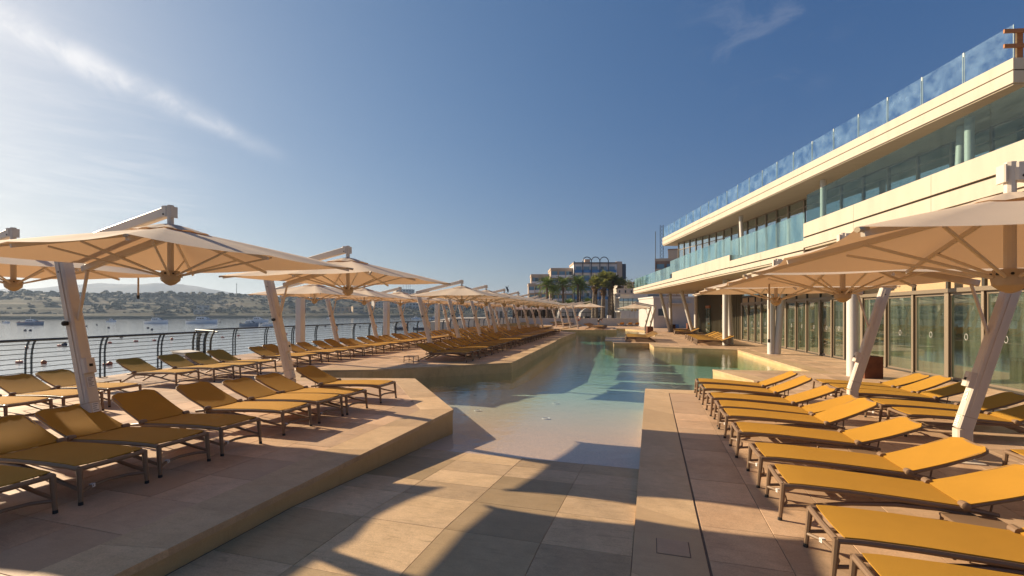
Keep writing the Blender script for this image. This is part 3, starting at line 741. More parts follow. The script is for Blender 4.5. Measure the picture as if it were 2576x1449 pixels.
def make_lounger():
    t = thing('sun_lounger', '', 'sun lounger')
    fr = MB(); xs = [0, -.15, -.5, -.9, -1.25, -1.42, -1.62]
    for s in (-1, 1): fr.tube([(x, s*W2, rail_z(x)-.012) for x in xs], [.026]*5+[.024, .018], 8)
    fr.tube([(.0, -W2, .333), (.004, 0, .331), (.0, W2, .333)], .024, 8)
    fr.tube([(-1.40, -W2, .285), (-1.40, W2, .285)], .018, 8); fr.tube([(-.7, -W2, .305), (-.7, 0, .285), (-.7, W2, .305)], .014, 6)
    fr.build('frame', 'frame', t, True)
    for s in (-1, 1):
        mb = MB(); mb.tube([(.0, s*W2, .345), (.012, s*(W2+.002), .2), (.03, s*(W2+.006), .012)], [.027, .023, .018], 8); l = mb.build('leg', 'frame', t, True)
        mb = MB(); mb.tube([(.03, s*(W2+.006), .03), (.031, s*(W2+.006), .0)], [.0195, .021], 8); mb.build('foot_cap', 'cap', l, True)
    for s in (-1, 1):
        mb = MB(); mb.beam((-1.30, s*(W2-.01), .29), (-1.93, s*(W2+.005), .012), .03, .055, (0,0,1), .008, .024, .034); mb.build('leg', 'frame', t)
        mb = MB(); mb.tube([(.016, s*W2, .135), (-.2, s*(W2-.005), .165), (-.55, s*(W2-.01), .225), (-.9, s*(W2-.012), .262), (-1.2, s*(W2-.012), .262), (-1.42, s*(W2-.01), .24)], [.019, .021, .025, .028, .026, .02], 8, flat=.75)
        mb.build('lower_bar', 'frame', t, True)
    mb = MB(); mb.tube([(.02, -W2, .115), (-.05, -W2*.55, .128), (-.075, 0, .132), (-.05, W2*.55, .128), (.02, W2, .115)], .0165, 8); st = mb.build('stretcher', 'frame', t, True)
    mb = MB(); mb.beam((-.0545, -.140, .1305), (-.044, -.170, .129), .0345, .0345, (0,0,1)); lb = mb.build('label', 'label', st)
    mb.v, mb.f = [], []; mb.box((-.0325, -.163, .122), (-.030, -.150, .140)); mb.build('label_mark', 'ink', st)
    sling(-.046, -1.412, W2+.010, lambda x: rail_z(x)+.018, .010, 12, 6).build('seat_sling', 'sling', t, True)
    bk = MB()                                          # backrest lies flat in its own frame, hinged at its origin
    sg = sling(.012, -BL-.012, W2+.016, lambda x: .024-.012*sin(min(1, max(0, -x/BL))*pi), .010, 14, 6, .12, .008)
    b = sg.build('backrest', 'sling', t, True, (HX, 0, HZ)); b.rotation_euler = (0, R(23), 0)
    c = .115; arc = [(-BL+c-c*sin(a*pi/10), W2-c+c*cos(a*pi/10), 0) for a in range(6)]
    pts = [(.02, W2, 0)]+[(-BL*.5, W2, -.012)]+arc+[(x, -y, z) for x, y, z in reversed(arc)]+[(-BL*.5, -W2, -.012), (.02, -W2, 0)]
    mb = MB(); mb.tube(pts, .021, 8); mb.build('back_frame', 'frame', b, True)
    mb = MB()
    mb.tube([(-.30, -.12, -.01), (-.20, -.12, -.18), (-.12, -.12, -.245), (-.12, .12, -.245), (-.20, .12, -.18), (-.30, .12, -.01)], .009, 6)
    mb.build('prop', 'frame', b, True)
    for s in (-1, 1):
        mb = MB(); mb.tube([(HX+.02, s*(W2-.03), .325), (HX+.02, s*(W2+.012), .325), (HX+.02, s*(W2+.046), .325), (HX+.02, s*(W2+.055), .325)], [.03, .036, .034, .02], 10); mb.build('hinge_knob', 'frame', t, True)
    return t
def far_lounger_mesh():
    """the same lounger as one small mesh, for those far down the pool"""
    mb = MB(); mats = []
    a = math.radians(23)
    def mark(k): mats.extend([k]*(len(mb.f)-len(mats)))
    sl = sling(-.02, -1.39, W2, lambda x: rail_z(x)+.006, .02, 4, 2); mb.add(sl.v, sl.f)
    sl = sling(0, -BL, W2, lambda x: 0, .02, 4, 2, .11, 0); mb.add([(HX+x*cos(a), y, HZ-x*sin(a)) for x, y, z in sl.v[:len(sl.v)//2]]+[(HX+x*cos(a), y, HZ-x*sin(a)-.02) for x, y, z in sl.v[len(sl.v)//2:]], sl.f); mark(0)
    for s in (-1, 1):
        mb.tube([(.0, s*W2, .335), (.03, s*W2, 0)], .024, 5); mb.beam((-1.3, s*W2, .29), (-1.93, s*W2, 0), .03, .05)
        mb.tube([(.016, s*W2, .135), (-.9, s*W2, .262), (-1.42, s*W2, .24)], .024, 5); mb.tube([(0, s*(W2+.01), .332), (-.9, s*(W2+.01), .318), (-1.5, s*(W2+.01), .29)], .027, 5)
        mb.tube([(HX, s*(W2+.01), HZ-.01), (HX-BL*.96*cos(a), s*(W2+.01), HZ+BL*.96*sin(a)-.01)], .022, 5)
    mb.tube([(0, -W2, .333), (0, W2, .333)], .026, 5); mb.tube([(.02, -W2, .12), (-.07, 0, .13), (.02, W2, .12)], .016, 5); mark(1)
    me = mb.mesh('sun_lounger', 'sling'); me.materials.append(M['frame']); me.polygons.foreach_set('material_index', mats); return me
LOUNGER = make_lounger(); LKIDS = KIDS(LOUNGER); FARL = far_lounger_mesh(); used = [0]
def lounger(x, y, z, rz, label, group):
    near = x*x+y*y < 27**2
    if near:
        if not used[0]: o = LOUNGER; used[0] = 1
        else: o = copy_tree(LOUNGER, None, LKIDS)
        for ch in o.children:
            if ch.name.startswith('backrest'): ch.rotation_euler = (0, R(23+rng.uniform(-3.5, 3.0)), 0)
    else: o = link('sun_lounger', FARL)
    o.location = (x+rng.uniform(-.035, .035), y+rng.uniform(-.02, .02), z); o.rotation_euler = (0, 0, rz+R(rng.uniform(-1.8, 1.8)))
    return tag(o, label, 'sun lounger', group)
# near terrace, row along the pool (y is the edge nearest the viewpoint)
ys = [1.45, 2.21, 2.96, 3.71, 4.51, 5.53, 6.27, 6.94, 8.03]
for i, y in enumerate(ys):
    k = ['cut by the left picture edge, foremost of all', 'whose foot end alone shows at the lower left', 'third one from the front', 'just in front of the first white mast', 'beside a low side table', 'in front of the mast, half in sun',
         'third from the end of its row', 'second from the end of its row', 'last of its row beside the notch'][i]
    lounger(-5.15-.005*y, y+.275, 0, 0, 'brown lounger on the near left terrace, %s' % k, 'loungers on the near left terrace edge')
ys2 = [(-9.65, 3.05), (-9.67, 3.85), (-9.68, 4.64), (-9.69, 5.40), (-9.9, 6.22), (-10.96, 8.27), (-10.96, 9.30), (-10.85, 9.99), (-11.0, 10.87)]
for i, (x, y) in enumerate(ys2):
    lounger(x, y+.275, 0, 0, '%s brown lounger from the left in the row backing onto the sea railing' % nth(i+1), 'loungers backing onto the near sea railing')
# far terrace: row along the pool and row along the railing
y = 15.5; i = 0
while y < 41:
    i += 1; lounger(-6.42-.058*(y-15.5), y+.275, 0, 0, '%s lounger from the near end of the long row facing the pool' % nth(i), 'long row of loungers facing the pool')
    y += .80 if i % 2 else .98
y = 12.6; i = 0
while y < 58:
    i += 1; lounger(-11.3-.055*(y-12.6), y+.275, 0, 0, '%s lounger from the near end of the long row by the sea railing' % nth(i), 'long row of loungers by the sea railing')
    y += .74 if i % 2 else .94
y = 24.2; i = 0
while y < 50:
    i += 1; lounger(-9.0-.055*(y-24.2), y+.275, 0, 0, '%s lounger from the near end of the middle row between the parasol masts' % nth(i), 'middle row of loungers on the far terrace')
    y += .80 if i % 2 else 1.02
for i in range(8):
    lounger(-5.0-.02*i, 50.6+.85*i, 0, 0, '%s lounger from the front on the small island terrace' % nth(i+1), 'loungers on the island terrace')
for i in range(9):
    lounger(-10.9, 60.5+.9*i, 0, 0, '%s lounger from the front in the dark row before the white wall' % nth(i+1), 'dark row of loungers before the white wall')
# right terrace: row along the pool, heads towards the building
ysr = [2.25, 3.10, 3.92, 5.01, 5.85, 6.95, 8.0, 8.77, 9.62, 10.75, 11.7]
for i, y in enumerate(ysr):
    x = 1.31-.03*(y-3)
    lounger(x, y+.275, ZR, pi, '%s mustard lounger from the front in the right row along the pool' % nth(i+1), 'mustard loungers along the right pool edge')
for i, (x, y) in enumerate([(4.05, 5.55), (4.05, 6.42), (3.94, 8.95), (3.98, 9.79), (3.92, 11.0), (3.88, 11.69), (3.88, 12.4)]):
    lounger(x, y+.275, ZR, pi, '%s mustard lounger from the front in the row before the glass doors' % nth(i+1), 'mustard loungers before the glass doors')
for i in range(6):
    lounger(-1.62-.05*i, 32.6+.8*i+.3, ZR, pi, '%s lounger from the front on the jutting platform between the pools' % nth(i+1), 'loungers on the jutting platform')
for i in range(9):
    lounger(2.75-.02*i, 30.6+.85*i, ZR, pi, '%s lounger from the front in the row near the far columns' % nth(i+1), 'loungers by the far columns')
for i in range(8):
    lounger(2.1+.02*i, 44.5+.9*i, ZR, pi, '%s lounger from the front in the far row beside the rusty bins' % nth(i+1), 'loungers beside the rusty bins')
for i in range(7):
    p = plan(16.2+1.15*i-.0*i, 69.5); lounger(p.x, p.y, ZR, pi/2+YAW, '%s yellow lounger from the left facing us below the white wall' % nth(i+1), 'yellow loungers below the white wall')

# ------------------------------------------------------------------ low side tables
def make_table():
    t = thing('side_table', '', 'side table'); h = .25
    _m = MB().beam((-.2,0,h-.012), (.2,0,h-.012), .38, .024, (0,0,1), .008); _m.build('table_top', 'frame', t)
    for sx in (-1, 1):
        for sy in (-1, 1):
            _m = MB(); _m.tube([(sx*.185, sy*.175, h-.02), (sx*.195, sy*.18, .0)], [.016, .013], 6); _m.build('leg', 'frame', t, True)
    for sy in (-1, 1): _m = MB(); _m.tube([(-.19, sy*.176, .09), (0, sy*.17, .12), (.19, sy*.176, .09)], .01, 6); _m.build('stretcher', 'frame', t, True)
    return t
TABLE = make_table(); TK = KIDS(TABLE)
for i, (x, y, z, lb) in enumerate([(-6.75, 5.27, 0, 'low taupe side table between two loungers near the first left mast'), (-6.9, 7.78, 0, 'low taupe side table before the last lounger of the near left row'),
        (-12.0, 7.45, 0, 'low side table standing in the sun by the near sea railing'), (-12.7, 12.2, 0, 'low side table by the second left parasol mast'), (-12.6, 15.3, 0, 'low side table in the railing row beyond the second mast'),
        (2.62, 4.75, ZR, 'low taupe table between the third and fourth right loungers'), (2.62, 6.70, ZR, 'low taupe table between the fifth and sixth right loungers'), (2.5, 7.76, ZR, 'low taupe table between the sixth and seventh right loungers'),
        (2.45, 10.45, ZR, 'low taupe table near the far end of the right row'), (5.25, 10.68, ZR, 'low taupe table beside the sunlit lounger before the doors'), (5.15, 7.75, ZR, 'low taupe table behind the nearest right mast'), (5.2, 13.2, ZR, 'low taupe table in front of the round white column'),
        (-8.3, 14.9, 0, 'low table at the near end of the long pool row')]):
    o = TABLE if i == 0 else copy_tree(TABLE, None, TK)
    o.location = (x, y, z); o.rotation_euler = (0, 0, R(rng.uniform(-4, 4))); tag(o, lb, 'side table', 'low side tables among the loungers')

# ------------------------------------------------------------------ cantilever parasols
# local frame: the hub hangs over the origin, the mast stands at -x and leans away from it
def make_parasol(back=1.38):
    t = thing('cantilever_parasol', '', 'parasol'); A = 1.52; ZE, ZP = 2.46, 2.86
    mx, tx, tz = -back, -back-.62, 2.70
    mb = MB(); mb.beam((mx,0,0), (mx,0,.43), .15, .17, (1,0,0), .018); mb.beam((mx,0,.43), (tx,0,tz), .15, .17, (1,0,0), .018, .14, .16)
    mast = mb.build('mast', 'mast', t)
    d = Vector((tx-mx, 0, tz-.43)).normalized(); nr = Vector((d.z, 0, -d.x))
    def on(z): k = (z-.43)/(tz-.43); return Vector((mx+(tx-mx)*k, 0, z))
    for s in (-1, 1):                                  # cover ridges down the sides of the mast
        a, b_ = on(.62), on(2.5); MB().beam((a.x, s*.078, a.z), (b_.x, s*.078, b_.z), .008, .05, nr).build('side_cover', 'mast', mast)
    a = on(.60); MB().beam(a-d*.004, a+d*.004, .154, .176, nr).build('joint_band', 'hub', mast)
    MB().beam((mx, 0, .0), (mx, 0, .015), .34, .34, (1,0,0)).build('base_plate', 'mast', t)
    for z, n in ((.86, 7), (.52, 5)):
        c = on(z)+nr*.0885; lb = MB().beam(c-d*.07, c+d*.07, .075, .003, nr).build('label', 'label', mast)
        mk = MB()
        for k in range(n): q = c+nr*.002+d*(.055-.11*k/(n-1)); mk.box((q.x-.001, -.03, q.z-.004), (q.x+.0015, .03-.012*(k % 3), q.z+.004))
        mk.build('label_print', 'ink', mast)
    c = on(1.07)+nr*.10
    w = MB().beam(c-d*.10, c+d*.10, .13, .10, nr, .02).build('winch_box', 'mast', t)
    q = c+nr*.052; MB().beam(q-d*.018, q+d*.018, .04, .006, nr).build('winch_socket', 'black', w)
    c = on(1.66)-nr*.0; mb = MB(); mb.tube([(c.x, -.085, c.z), (c.x, -.125, c.z), (c.x, -.14, c.z)], [.028, .034, .026], 10); mb.build('lock_knob', 'cap', t, True)
    for z in (2.35, 2.55):
        q = on(z); mb = MB()
        for s in (-1, 1): mb.tube([(q.x, s*.07, q.z), (q.x, s*.084, q.z)], .013, 8)
        mb.build('bolt', 'cap', mast)
    # arm and head
    mb = MB(); mb.beam((tx+.03, 0, tz-.04), (-.05, 0, 3.055), .085, .125, (0,0,1), .012); arm = mb.build('arm', 'mast', t)
    MB().beam((-.055, 0, 2.99), (-.055, 0, 3.125), .10, .10, (1,0,0), .02).build('head_bracket', 'mast', t); MB().beam((.05, 0, 2.98), (.05, 0, 3.115), .10, .022, (1,0,0), .008).build('head_plate', 'mast', t)
    mb = MB()
    for x in (-.22, -.055):
        for s in (-1, 1): mb.tube([(x, s*.05, 2.985 if x < -.2 else 3.02), (x, s*(.05 if x < -.2 else .056), 2.985 if x < -.2 else 3.02)], .011, 8)
    mb.build('bolt', 'cap', arm)
    mb = MB(); mb.tube([(0,0,2.22), (0,0,3.135)], .036, 10); mb.build('post', 'mast', t)
    mb = MB(); mb.lathe([(.015, 2.14), (.05, 2.155), (.10, 2.20), (.108, 2.25), (.10, 2.28), (.096, 2.32), (.05, 2.325)], 16); hb = mb.build('hub', 'hub', t, True)
    mb = MB()
    for k in range(8): a = k*pi/4+pi/8; mb.tube([(.092*cos(a), .092*sin(a), 2.285), (.110*cos(a), .110*sin(a), 2.285)], .011, 6)
    mb.build('hub_slots', 'black', hb)
    # canopy
    dirs = []
    for k in range(8):
        a = k*pi/4; m_ = max(abs(cos(a)), abs(sin(a))); dirs.append(Vector((cos(a)/m_, sin(a)/m_, 0)))
    NS, NA = 6, 6
    def cz(s): return ZP-(ZP-ZE)*(s**1.08)
    vs = []; idx = {}
    for i in range(NS+1):
        s = .10+.90*i/NS
        for k in range(8):
            for j in range(NA):
                u = j/NA; e = dirs[k].lerp(dirs[(k+1) % 8], u); f = 1-.042*4*u*(1-u)*s; p = e*(A*s*f)
                idx[i, k*NA+j] = len(vs); vs.append((p.x, p.y, cz(s)-.030*4*u*(1-u)*s*(1.2-s*.6)))
    n = 8*NA; fs = [(idx[i, j], idx[i, (j+1) % n], idx[i+1, (j+1) % n], idx[i+1, j]) for i in range(NS) for j in range(n)]
    mb = MB(); mb.add(vs, fs); cp = mb.build('canopy', 'canopy', t, True, ang=1.2)
    vs = []; fs = []                                   # vent cap, a smaller skin held off the canopy
    for i, (rr, zz) in enumerate(((.045, 2.900), (.17, 2.865), (.34, 2.800))):
        for k in range(32):
            a = k*2*pi/32; m_ = max(abs(cos(a)), abs(sin(a))); m_ = 1+(m_-1)*(.55 if i == 2 else .2)
            vs.append((rr*cos(a)/m_, rr*sin(a)/m_, zz+(.009*sin(9*a+i) if i else 0)))
    for i in range(2): fs += [(i*32+j, i*32+(j+1) % 32, (i+1)*32+(j+1) % 32, (i+1)*32+j) for j in range(32)]
    mb = MB(); mb.add(vs, fs); mb.build('vent', 'canopy', cp, True, ang=1.2)
    for k in range(8):
        e = dirs[k]*A; r = MB(); z0, z1 = cz(.05)-.05, ZE-.035
        if k == 4: r.beam((-.07, 0, z0-.06), (e.x*1.02, 0, z1-.04), .065, .085, (0,0,1), .012)
        else: r.beam((e.x*.05, e.y*.05, z0), (e.x*.985, e.y*.985, z1), .022, .036)
        rb = r.build('rib', 'mast', t)
        st = dirs[k]*A*(.52 if k % 2 else .62); u = dirs[k].normalized()
        q = MB(); q.tube([(u.x*.09, u.y*.09, 2.26), (st.x, st.y, cz(.55)-.10)], .0135, 6); q.build('strut', 'mast', rb, True)
        if k % 2: _m = MB(); _m.tube([(e.x*.965, e.y*.965, z1+.03), (e.x*1.012, e.y*1.012, z1+.015)], .016, 8); _m.build('corner_cap', 'hub', rb, True)
    b0 = on(1.60); mb = MB(); mb.tube([(b0.x+.02, 0, b0.z), (-A*.97, 0, ZE-.10)], .02, 8); mb.build('brace', 'mast', t, True)
    return t
PARASOL = make_parasol(); PK = KIDS(PARASOL); pused = [0]
def parasol(x, y, z, rz, label, group):
    if not pused[0]: o = PARASOL; pused[0] = 1
    else: o = copy_tree(PARASOL, None, PK)
    o.location = (x, y, z); o.rotation_euler = (0, 0, rz+R(rng.uniform(-1, 1))); return tag(o, label, 'parasol', group)
g1 = 'cream parasols along the left pool edge'
parasol(-5.71, 4.25, 0, 0, 'large cream parasol nearest on the left, its canopy cut by the picture edge', g1)
parasol(-5.78, 7.84, 0, 0, 'second cream parasol of the left pool row, over the last near loungers', g1)
for i in range(9):
    y = 17.2+3.42*i; parasol(-7.3-.057*(y-17.2), y, 0, 0, '%s cream parasol along the far terrace pool edge' % nth(i+1), g1)
g2 = 'cream parasols along the sea railing'
parasol(-9.56, 4.65, 0, 0, 'cream parasol at the left edge over the loungers backing onto the sea', g2)
for i in range(10):
    y = 14.3+3.3*i; parasol(-12.0-.04*(y-14.3), y, 0, 0, '%s cream parasol of the row nearer the sea on the far terrace' % nth(i+1), g2)
for i, (a, b) in enumerate(((7.45, 51.5), (6.95, 54.3), (6.4, 57), (5.8, 59.8))):
    p = plan(a+1.25, b-.4); parasol(p.x, p.y, 0, 0, '%s parasol from the front on the island terrace, one of four slanting masts' % nth(i+1), 'four parasols on the island terrace')
g3 = 'cream parasols over the right terrace'
for (x, y), lb in zip(((2.62, 4.45), (2.64, 7.70), (2.54, 10.95)), ('large cream parasol nearest on the right, its hub at the picture edge', 'middle cream parasol of the right row, above the mustard loungers', 'furthest small cream parasol of the right row, over the pool corner')):
    parasol(x, y, ZR, pi, lb, g3)
for i, (a, b) in enumerate(((14.46, 50.0), (13.9, 46.5))):
    p = plan(a-1.38*CY, b+.4); parasol(p.x, p.y, ZR, pi, '%s far parasol on the jutting platform with its masts crossing' % ['back', 'front'][i], 'far parasols on the jutting platform')
# loose fittings hanging from the canopies
for x, y, z, lb in ((-8.7, 5.9, 2.42, 'short tan handle with a black tip hanging below the left parasol'), (1.98, 9.0, 2.36, 'long tan pull strap hanging below the middle right parasol')):
    L = .34 if z > 2.4 else 1.05; t = thing('pull_handle', lb, 'handle', (x, y, z-L))
    _m = MB(); _m.tube([(0,0,0), (.004,0,L)], .014, 8); _m.build('grip', 'hub', t, True); _m = MB(); _m.tube([(0,0,-.03), (0,0,.03)], .021, 8); _m.build('tip', 'cap', t, True)

# ------------------------------------------------------------------ rusty bins
for i, (a, b, w, h, lb) in enumerate(((10.95, 14.2, .56, .66, 'rusty steel planter box standing beside the nearest white column'), (17.1, 49.0, .46, .76, 'dark rusty bin at the end of the far lounger row'), (20.6, 53.6, .46, .8, 'rusty brown bin against the slatted wall'),
                                   (19.6, 67.5, .5, .7, 'small rusty bin below the far white wall'), (12.1, 40.5, .5, .8, 'rusty bin behind the loungers on the jutting platform'))):
    p = plan(a, b); t = thing('rusty_bin', lb, 'planter box' if i == 0 else 'bin', (p.x, p.y, ZR), YAW, 'rusty steel boxes')
    w /= 2; s = .012
    for lo, hi in (((-w,-w,0),(-w+s,w,h)), ((w-s,-w,0),(w,w,h)), ((-w+s,-w,0),(w-s,-w+s,h)), ((-w+s,w-s,0),(w-s,w,h))): MB().box(lo, hi).build('side_plate', 'corten', t)
    MB().box((-w+s,-w+s,.02), (w-s,w-s,h*.82)).build('liner', 'black', t)

# ------------------------------------------------------------------ far shore
M['hill'] = None
def hillmat(name, ca, cb, cc, sc):
    m, nt, N, L = NT(name)
    out = N.new('ShaderNodeOutputMaterial'); p = N.new('ShaderNodeBsdfPrincipled'); setin(p, 'Roughness', .95); setin(p, 'Specular IOR Level', .1)
    g = N.new('ShaderNodeNewGeometry')
    def noise(s, st=(1, 1, 1), d=6, ro=.65):
        mp = N.new('ShaderNodeMapping'); mp.inputs['Scale'].default_value = st; L.new(g.outputs['Position'], mp.inputs['Vector'])
        n = N.new('ShaderNodeTexNoise'); n.inputs['Scale'].default_value = s; n.inputs['Detail'].default_value = d; n.inputs['Roughness'].default_value = ro
        L.new(mp.outputs[0], n.inputs['Vector']); return n.outputs['Fac']
    def rr(s, a, b):
        n = N.new('ShaderNodeMapRange'); L.new(s, n.inputs['Value']); n.inputs['From Min'].default_value = a; n.inputs['From Max'].default_value = b; return n.outputs[0]
    m1 = N.new('ShaderNodeMixRGB'); m1.inputs[1].default_value = (*ca, 1); m1.inputs[2].default_value = (*cb, 1); L.new(rr(noise(sc), .42, .6), m1.inputs[0])
    m2 = N.new('ShaderNodeMixRGB'); L.new(m1.outputs[0], m2.inputs[1]); m2.inputs[2].default_value = (*cc, 1); L.new(rr(noise(sc*.5, (1, 1, 9)), .5, .62), m2.inputs[0])
    L.new(m2.outputs[0], p.inputs['Base Color']); L.new(p.outputs[0], out.inputs['Surface']); return m
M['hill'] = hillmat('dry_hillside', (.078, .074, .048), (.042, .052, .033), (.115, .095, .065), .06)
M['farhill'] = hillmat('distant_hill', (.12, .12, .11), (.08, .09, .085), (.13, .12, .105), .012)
M['shrub'] = mat('maquis_scrub', (.042, .054, .030), .9, var=.7, vscale=.18, vcol=(.07, .068, .04), fine=.3, fscale=2.5)
M['limestone'] = mat('old_limestone', (.50, .37, .23), .85, var=.2, vscale=.5)
M['paleblock'] = mat('pale_apartment_render', (.50, .44, .37), .85, var=.12, vscale=.3)
M['darkwin'] = mat('dark_window', (.04, .05, .055), .15, spec=.8)
fbm = lambda x, y, s, o=5: mnoise.fractal(Vector((x*s, y*s, 3.7)), 1.0, 2.0, o)
SH0, SH1 = Vector((-520.0, 172.0)), Vector((360.0, 708.0))     # the waterline across the bay, right / ahead of the viewpoint
SHD = (SH1-SH0).normalized(); SHN = Vector((-SHD.y, SHD.x))
def shore_h(s, t):
    """height over the sea, s along the shore and t inland"""
    if t < 0: return -1.5
    h = 0
    for t0, w, dh in ((2, 5, 2.6), (14, 4, 1.6), (34, 10, 3.0), (60, 14, 3.4), (92, 18, 4.0), (130, 26, 4.2), (170, 30, 3.6)):
        tt = t0+fbm(s, t0*7, .012, 3)*w*1.3; x = min(1, max(0, (t-tt)/w)); h += dh*x*x*(3-2*x)
    h += fbm(s, t, .035)*1.1*min(1, t/14)+fbm(s, t, .010, 3)*2.4*min(1, t/60)
    return h
def shore_pt(s, t):
    q = SH0+SHD*s+SHN*(t+fbm(s, 0, .018, 3)*5); return plan(q.x, q.y, SEA+shore_h(s, t))
vs, fs = [], []; NS_, NT_ = 230, 64
ts = [-6]+[(k/(NT_-2))**1.5*420 for k in range(NT_-1)]
for i in range(NS_):
    for k in range(NT_): vs.append(shore_pt(i*4.6, ts[k]))
for i in range(NS_-1):
    for k in range(NT_-1): a = i*NT_+k; fs.append((a, a+1, a+NT_+1, a+NT_))
_m = MB(); _m.add(vs, fs); structure('hillside', _m, 'hill', True)
# quay wall and coast path along the water
for s0 in range(0, 1050, 10):
    pass
def blob(mb, c, r, rz, rg, n=7, rings=3):
    o = len(mb.v); ph = rg.random()*6
    for i in range(rings):
        a = (i+.35)/rings*pi*.62
        for j in range(n):
            b = 2*pi*j/n+ph; q = 1+rg.uniform(-.28, .28)
            mb.v.append((c.x+r*sin(a+.35)*cos(b)*q, c.y+r*sin(a+.35)*sin(b)*q, c.z+rz*(1-i/rings)*q-.15*rz))
    mb.v.append((c.x, c.y, c.z+rz*1.05)); top = len(mb.v)-1
    for i in range(rings-1): mb.f += [(o+i*n+j, o+(i+1)*n+j, o+(i+1)*n+(j+1) % n, o+i*n+(j+1) % n) for j in range(n)]
    mb.f += [(top, o+j, o+(j+1) % n) for j in range(n)]
rg = random.Random(11); sc = MB(); cnt = 0
while cnt < 9000:
    s, t = rg.uniform(0, 1050), rg.random()**.8*330
    dens = fbm(s, t*2.2, .02, 4)+.25*(t > 150)+.25*(s > 500)
    if t < 12 or dens < rg.uniform(-.45, .40): continue
    big = rg.random() < (.10 if t < 150 else .28)
    r = rg.uniform(1.0, 2.2)*(1.9 if big else 1); blob(sc, shore_pt(s, t), r, r*rg.uniform(.6, 1.0)*(1.25 if big else 1), rg); cnt += 1
for s in range(60, 1050, 3):                           # the dark tree line on the ridge
    if fbm(s, 40, .02, 3) > -.25:
        t = rg.uniform(185, 240); r = rg.uniform(2.2, 4.6); blob(sc, shore_pt(s+rg.uniform(-2, 2), t), r, r*rg.uniform(.7, 1.25), rg, 8, 4)
for s in range(0, 1050, 2):                            # hedge along the coast path
    if rg.random() < .75: r = rg.uniform(.8, 1.5); blob(sc, shore_pt(s, rg.uniform(24, 30)), r, r*.9, rg)
tag(sc.build('hillside_scrub', 'shrub'), kind='stuff')
# distant hill on the left and a flat topped one
def ridge(name, pts, depth, m, base=SEA):
    vs, fs = [], []; n = 60; k = 9
    for i in range(n+1):
        u = i/n*(len(pts)-1); a = min(int(u), len(pts)-2); f = u-a; f = f*f*(3-2*f)
        r, ah, h = (pts[a][q]*(1-f)+pts[a+1][q]*f for q in range(3))
        for j in range(k+1):
            w = j/k; z = base+max(0, (h-base))*sin(w*pi/2)+fbm(r, ah+w*depth, .006)*h*.10*w
            p = plan(r, ah+w*depth*.6); vs.append((p.x, p.y, z))
        p = plan(r, ah+depth); vs.append((p.x, p.y, base))
    k2 = k+2; fs = [(i*k2+j, i*k2+j+1, (i+1)*k2+j+1, (i+1)*k2+j) for i in range(n) for j in range(k2-1)]
    mb = MB(); mb.add(vs, fs); return structure(name, mb, m, True)
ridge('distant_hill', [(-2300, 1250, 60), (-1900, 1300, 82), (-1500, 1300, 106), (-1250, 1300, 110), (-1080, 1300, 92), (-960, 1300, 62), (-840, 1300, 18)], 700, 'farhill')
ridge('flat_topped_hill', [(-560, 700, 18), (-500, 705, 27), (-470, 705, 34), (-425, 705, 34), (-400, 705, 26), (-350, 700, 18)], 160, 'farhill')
ridge('far_ridge', [(-380, 640, 14), (-250, 720, 24), (-120, 800, 26), (60, 860, 26), (240, 900, 30)], 260, 'hill')

def house(name, label, cat, r, a, w, d, h, m, floors=1, bays=4, z=SEA, rz=0.0, win='darkwin', parapet=.4, wh=.5, balcony=None, roof_m=None):
    """a block with real window recesses' panes and frames on its front"""
    p = plan(r, a, z); t = thing(name, label, cat, p, YAW+rz)
    MB().box((-w/2, 0, 0), (w/2, d, h)).build('wall', m, t)
    MB().box((-w/2-.1, -.1, h), (w/2+.1, d+.1, h+parapet)).build('roof', roof_m or m, t)
    fh = h/floors; bw = w/bays
    wm = MB().box((-bw*.3, -.06, 0), (bw*.3, .02, fh*wh)).mesh('window', win); sm = MB().box((-bw*.34, -.14, -.09), (bw*.34, .0, 0)).mesh('sill', m)
    for f in range(floors):
        for b in range(bays):
            o = link('window', wm, t, (-w/2+bw*(b+.5), 0, f*fh+fh*.28)); link('sill', sm, o)
    return t
def on_shore(px, t):                                   # spot on the hillside at a bearing, t metres inland
    k = (px-1288)/1158; s = (k*SH0.y-SH0.x+(k*SHN.y-SHN.x)*t)/(SHD.x-k*SHD.y); q = SH0+SHD*s+SHN*t
    return q.x, q.y, SEA+shore_h(s, t)
SHA = atan2(SHD.y, SHD.x)
for px, t, w, d, h, m, fl_, by, lb, nm in (
        (510, 62, 9, 6, 3.6, 'whitewall', 1, 2, 'small white hut alone on the scrubby slope across the bay', 'white_hut'),
        (500, 18, 7, 5, 3.4, 'paleblock', 1, 2, 'small grey pump house near the water below the white hut', 'pump_house'),
        (868, 40, 24, 9, 5.5, 'limestone', 1, 6, 'long old limestone house across the bay behind the second mast', 'stone_house'),
        (902, 26, 10, 8, 6.5, 'limestone', 2, 2, 'tall narrow limestone house near the water beside the long one', 'stone_house'),
        (980, 95, 34, 12, 11, 'paleblock', 4, 9, 'grey apartment block on the slope left of the second white pillar', 'apartment_block'),
        (1062, 80, 46, 12, 10, 'whitewall', 3, 12, 'long white apartment block across the bay between the masts', 'apartment_block'),
        (1150, 70, 40, 12, 9, 'limestone', 3, 9, 'tan terraced block across the bay right of the white one', 'apartment_block'),
        (1205, 96, 38, 12, 11, 'paleblock', 4, 8, 'pale block high on the far slope behind the parasols', 'apartment_block'),
        (1020, 205, 26, 16, 15, 'whitewall', 4, 6, 'white tower like building with masts on the ridge above the parasols', 'hilltop_building')):
    r, a, z = on_shore(px, t); house(nm, lb, 'house' if 'house' in nm or 'hut' in nm else 'building', r, a, w, d, h, m, fl_, by, z-.6, SHA)
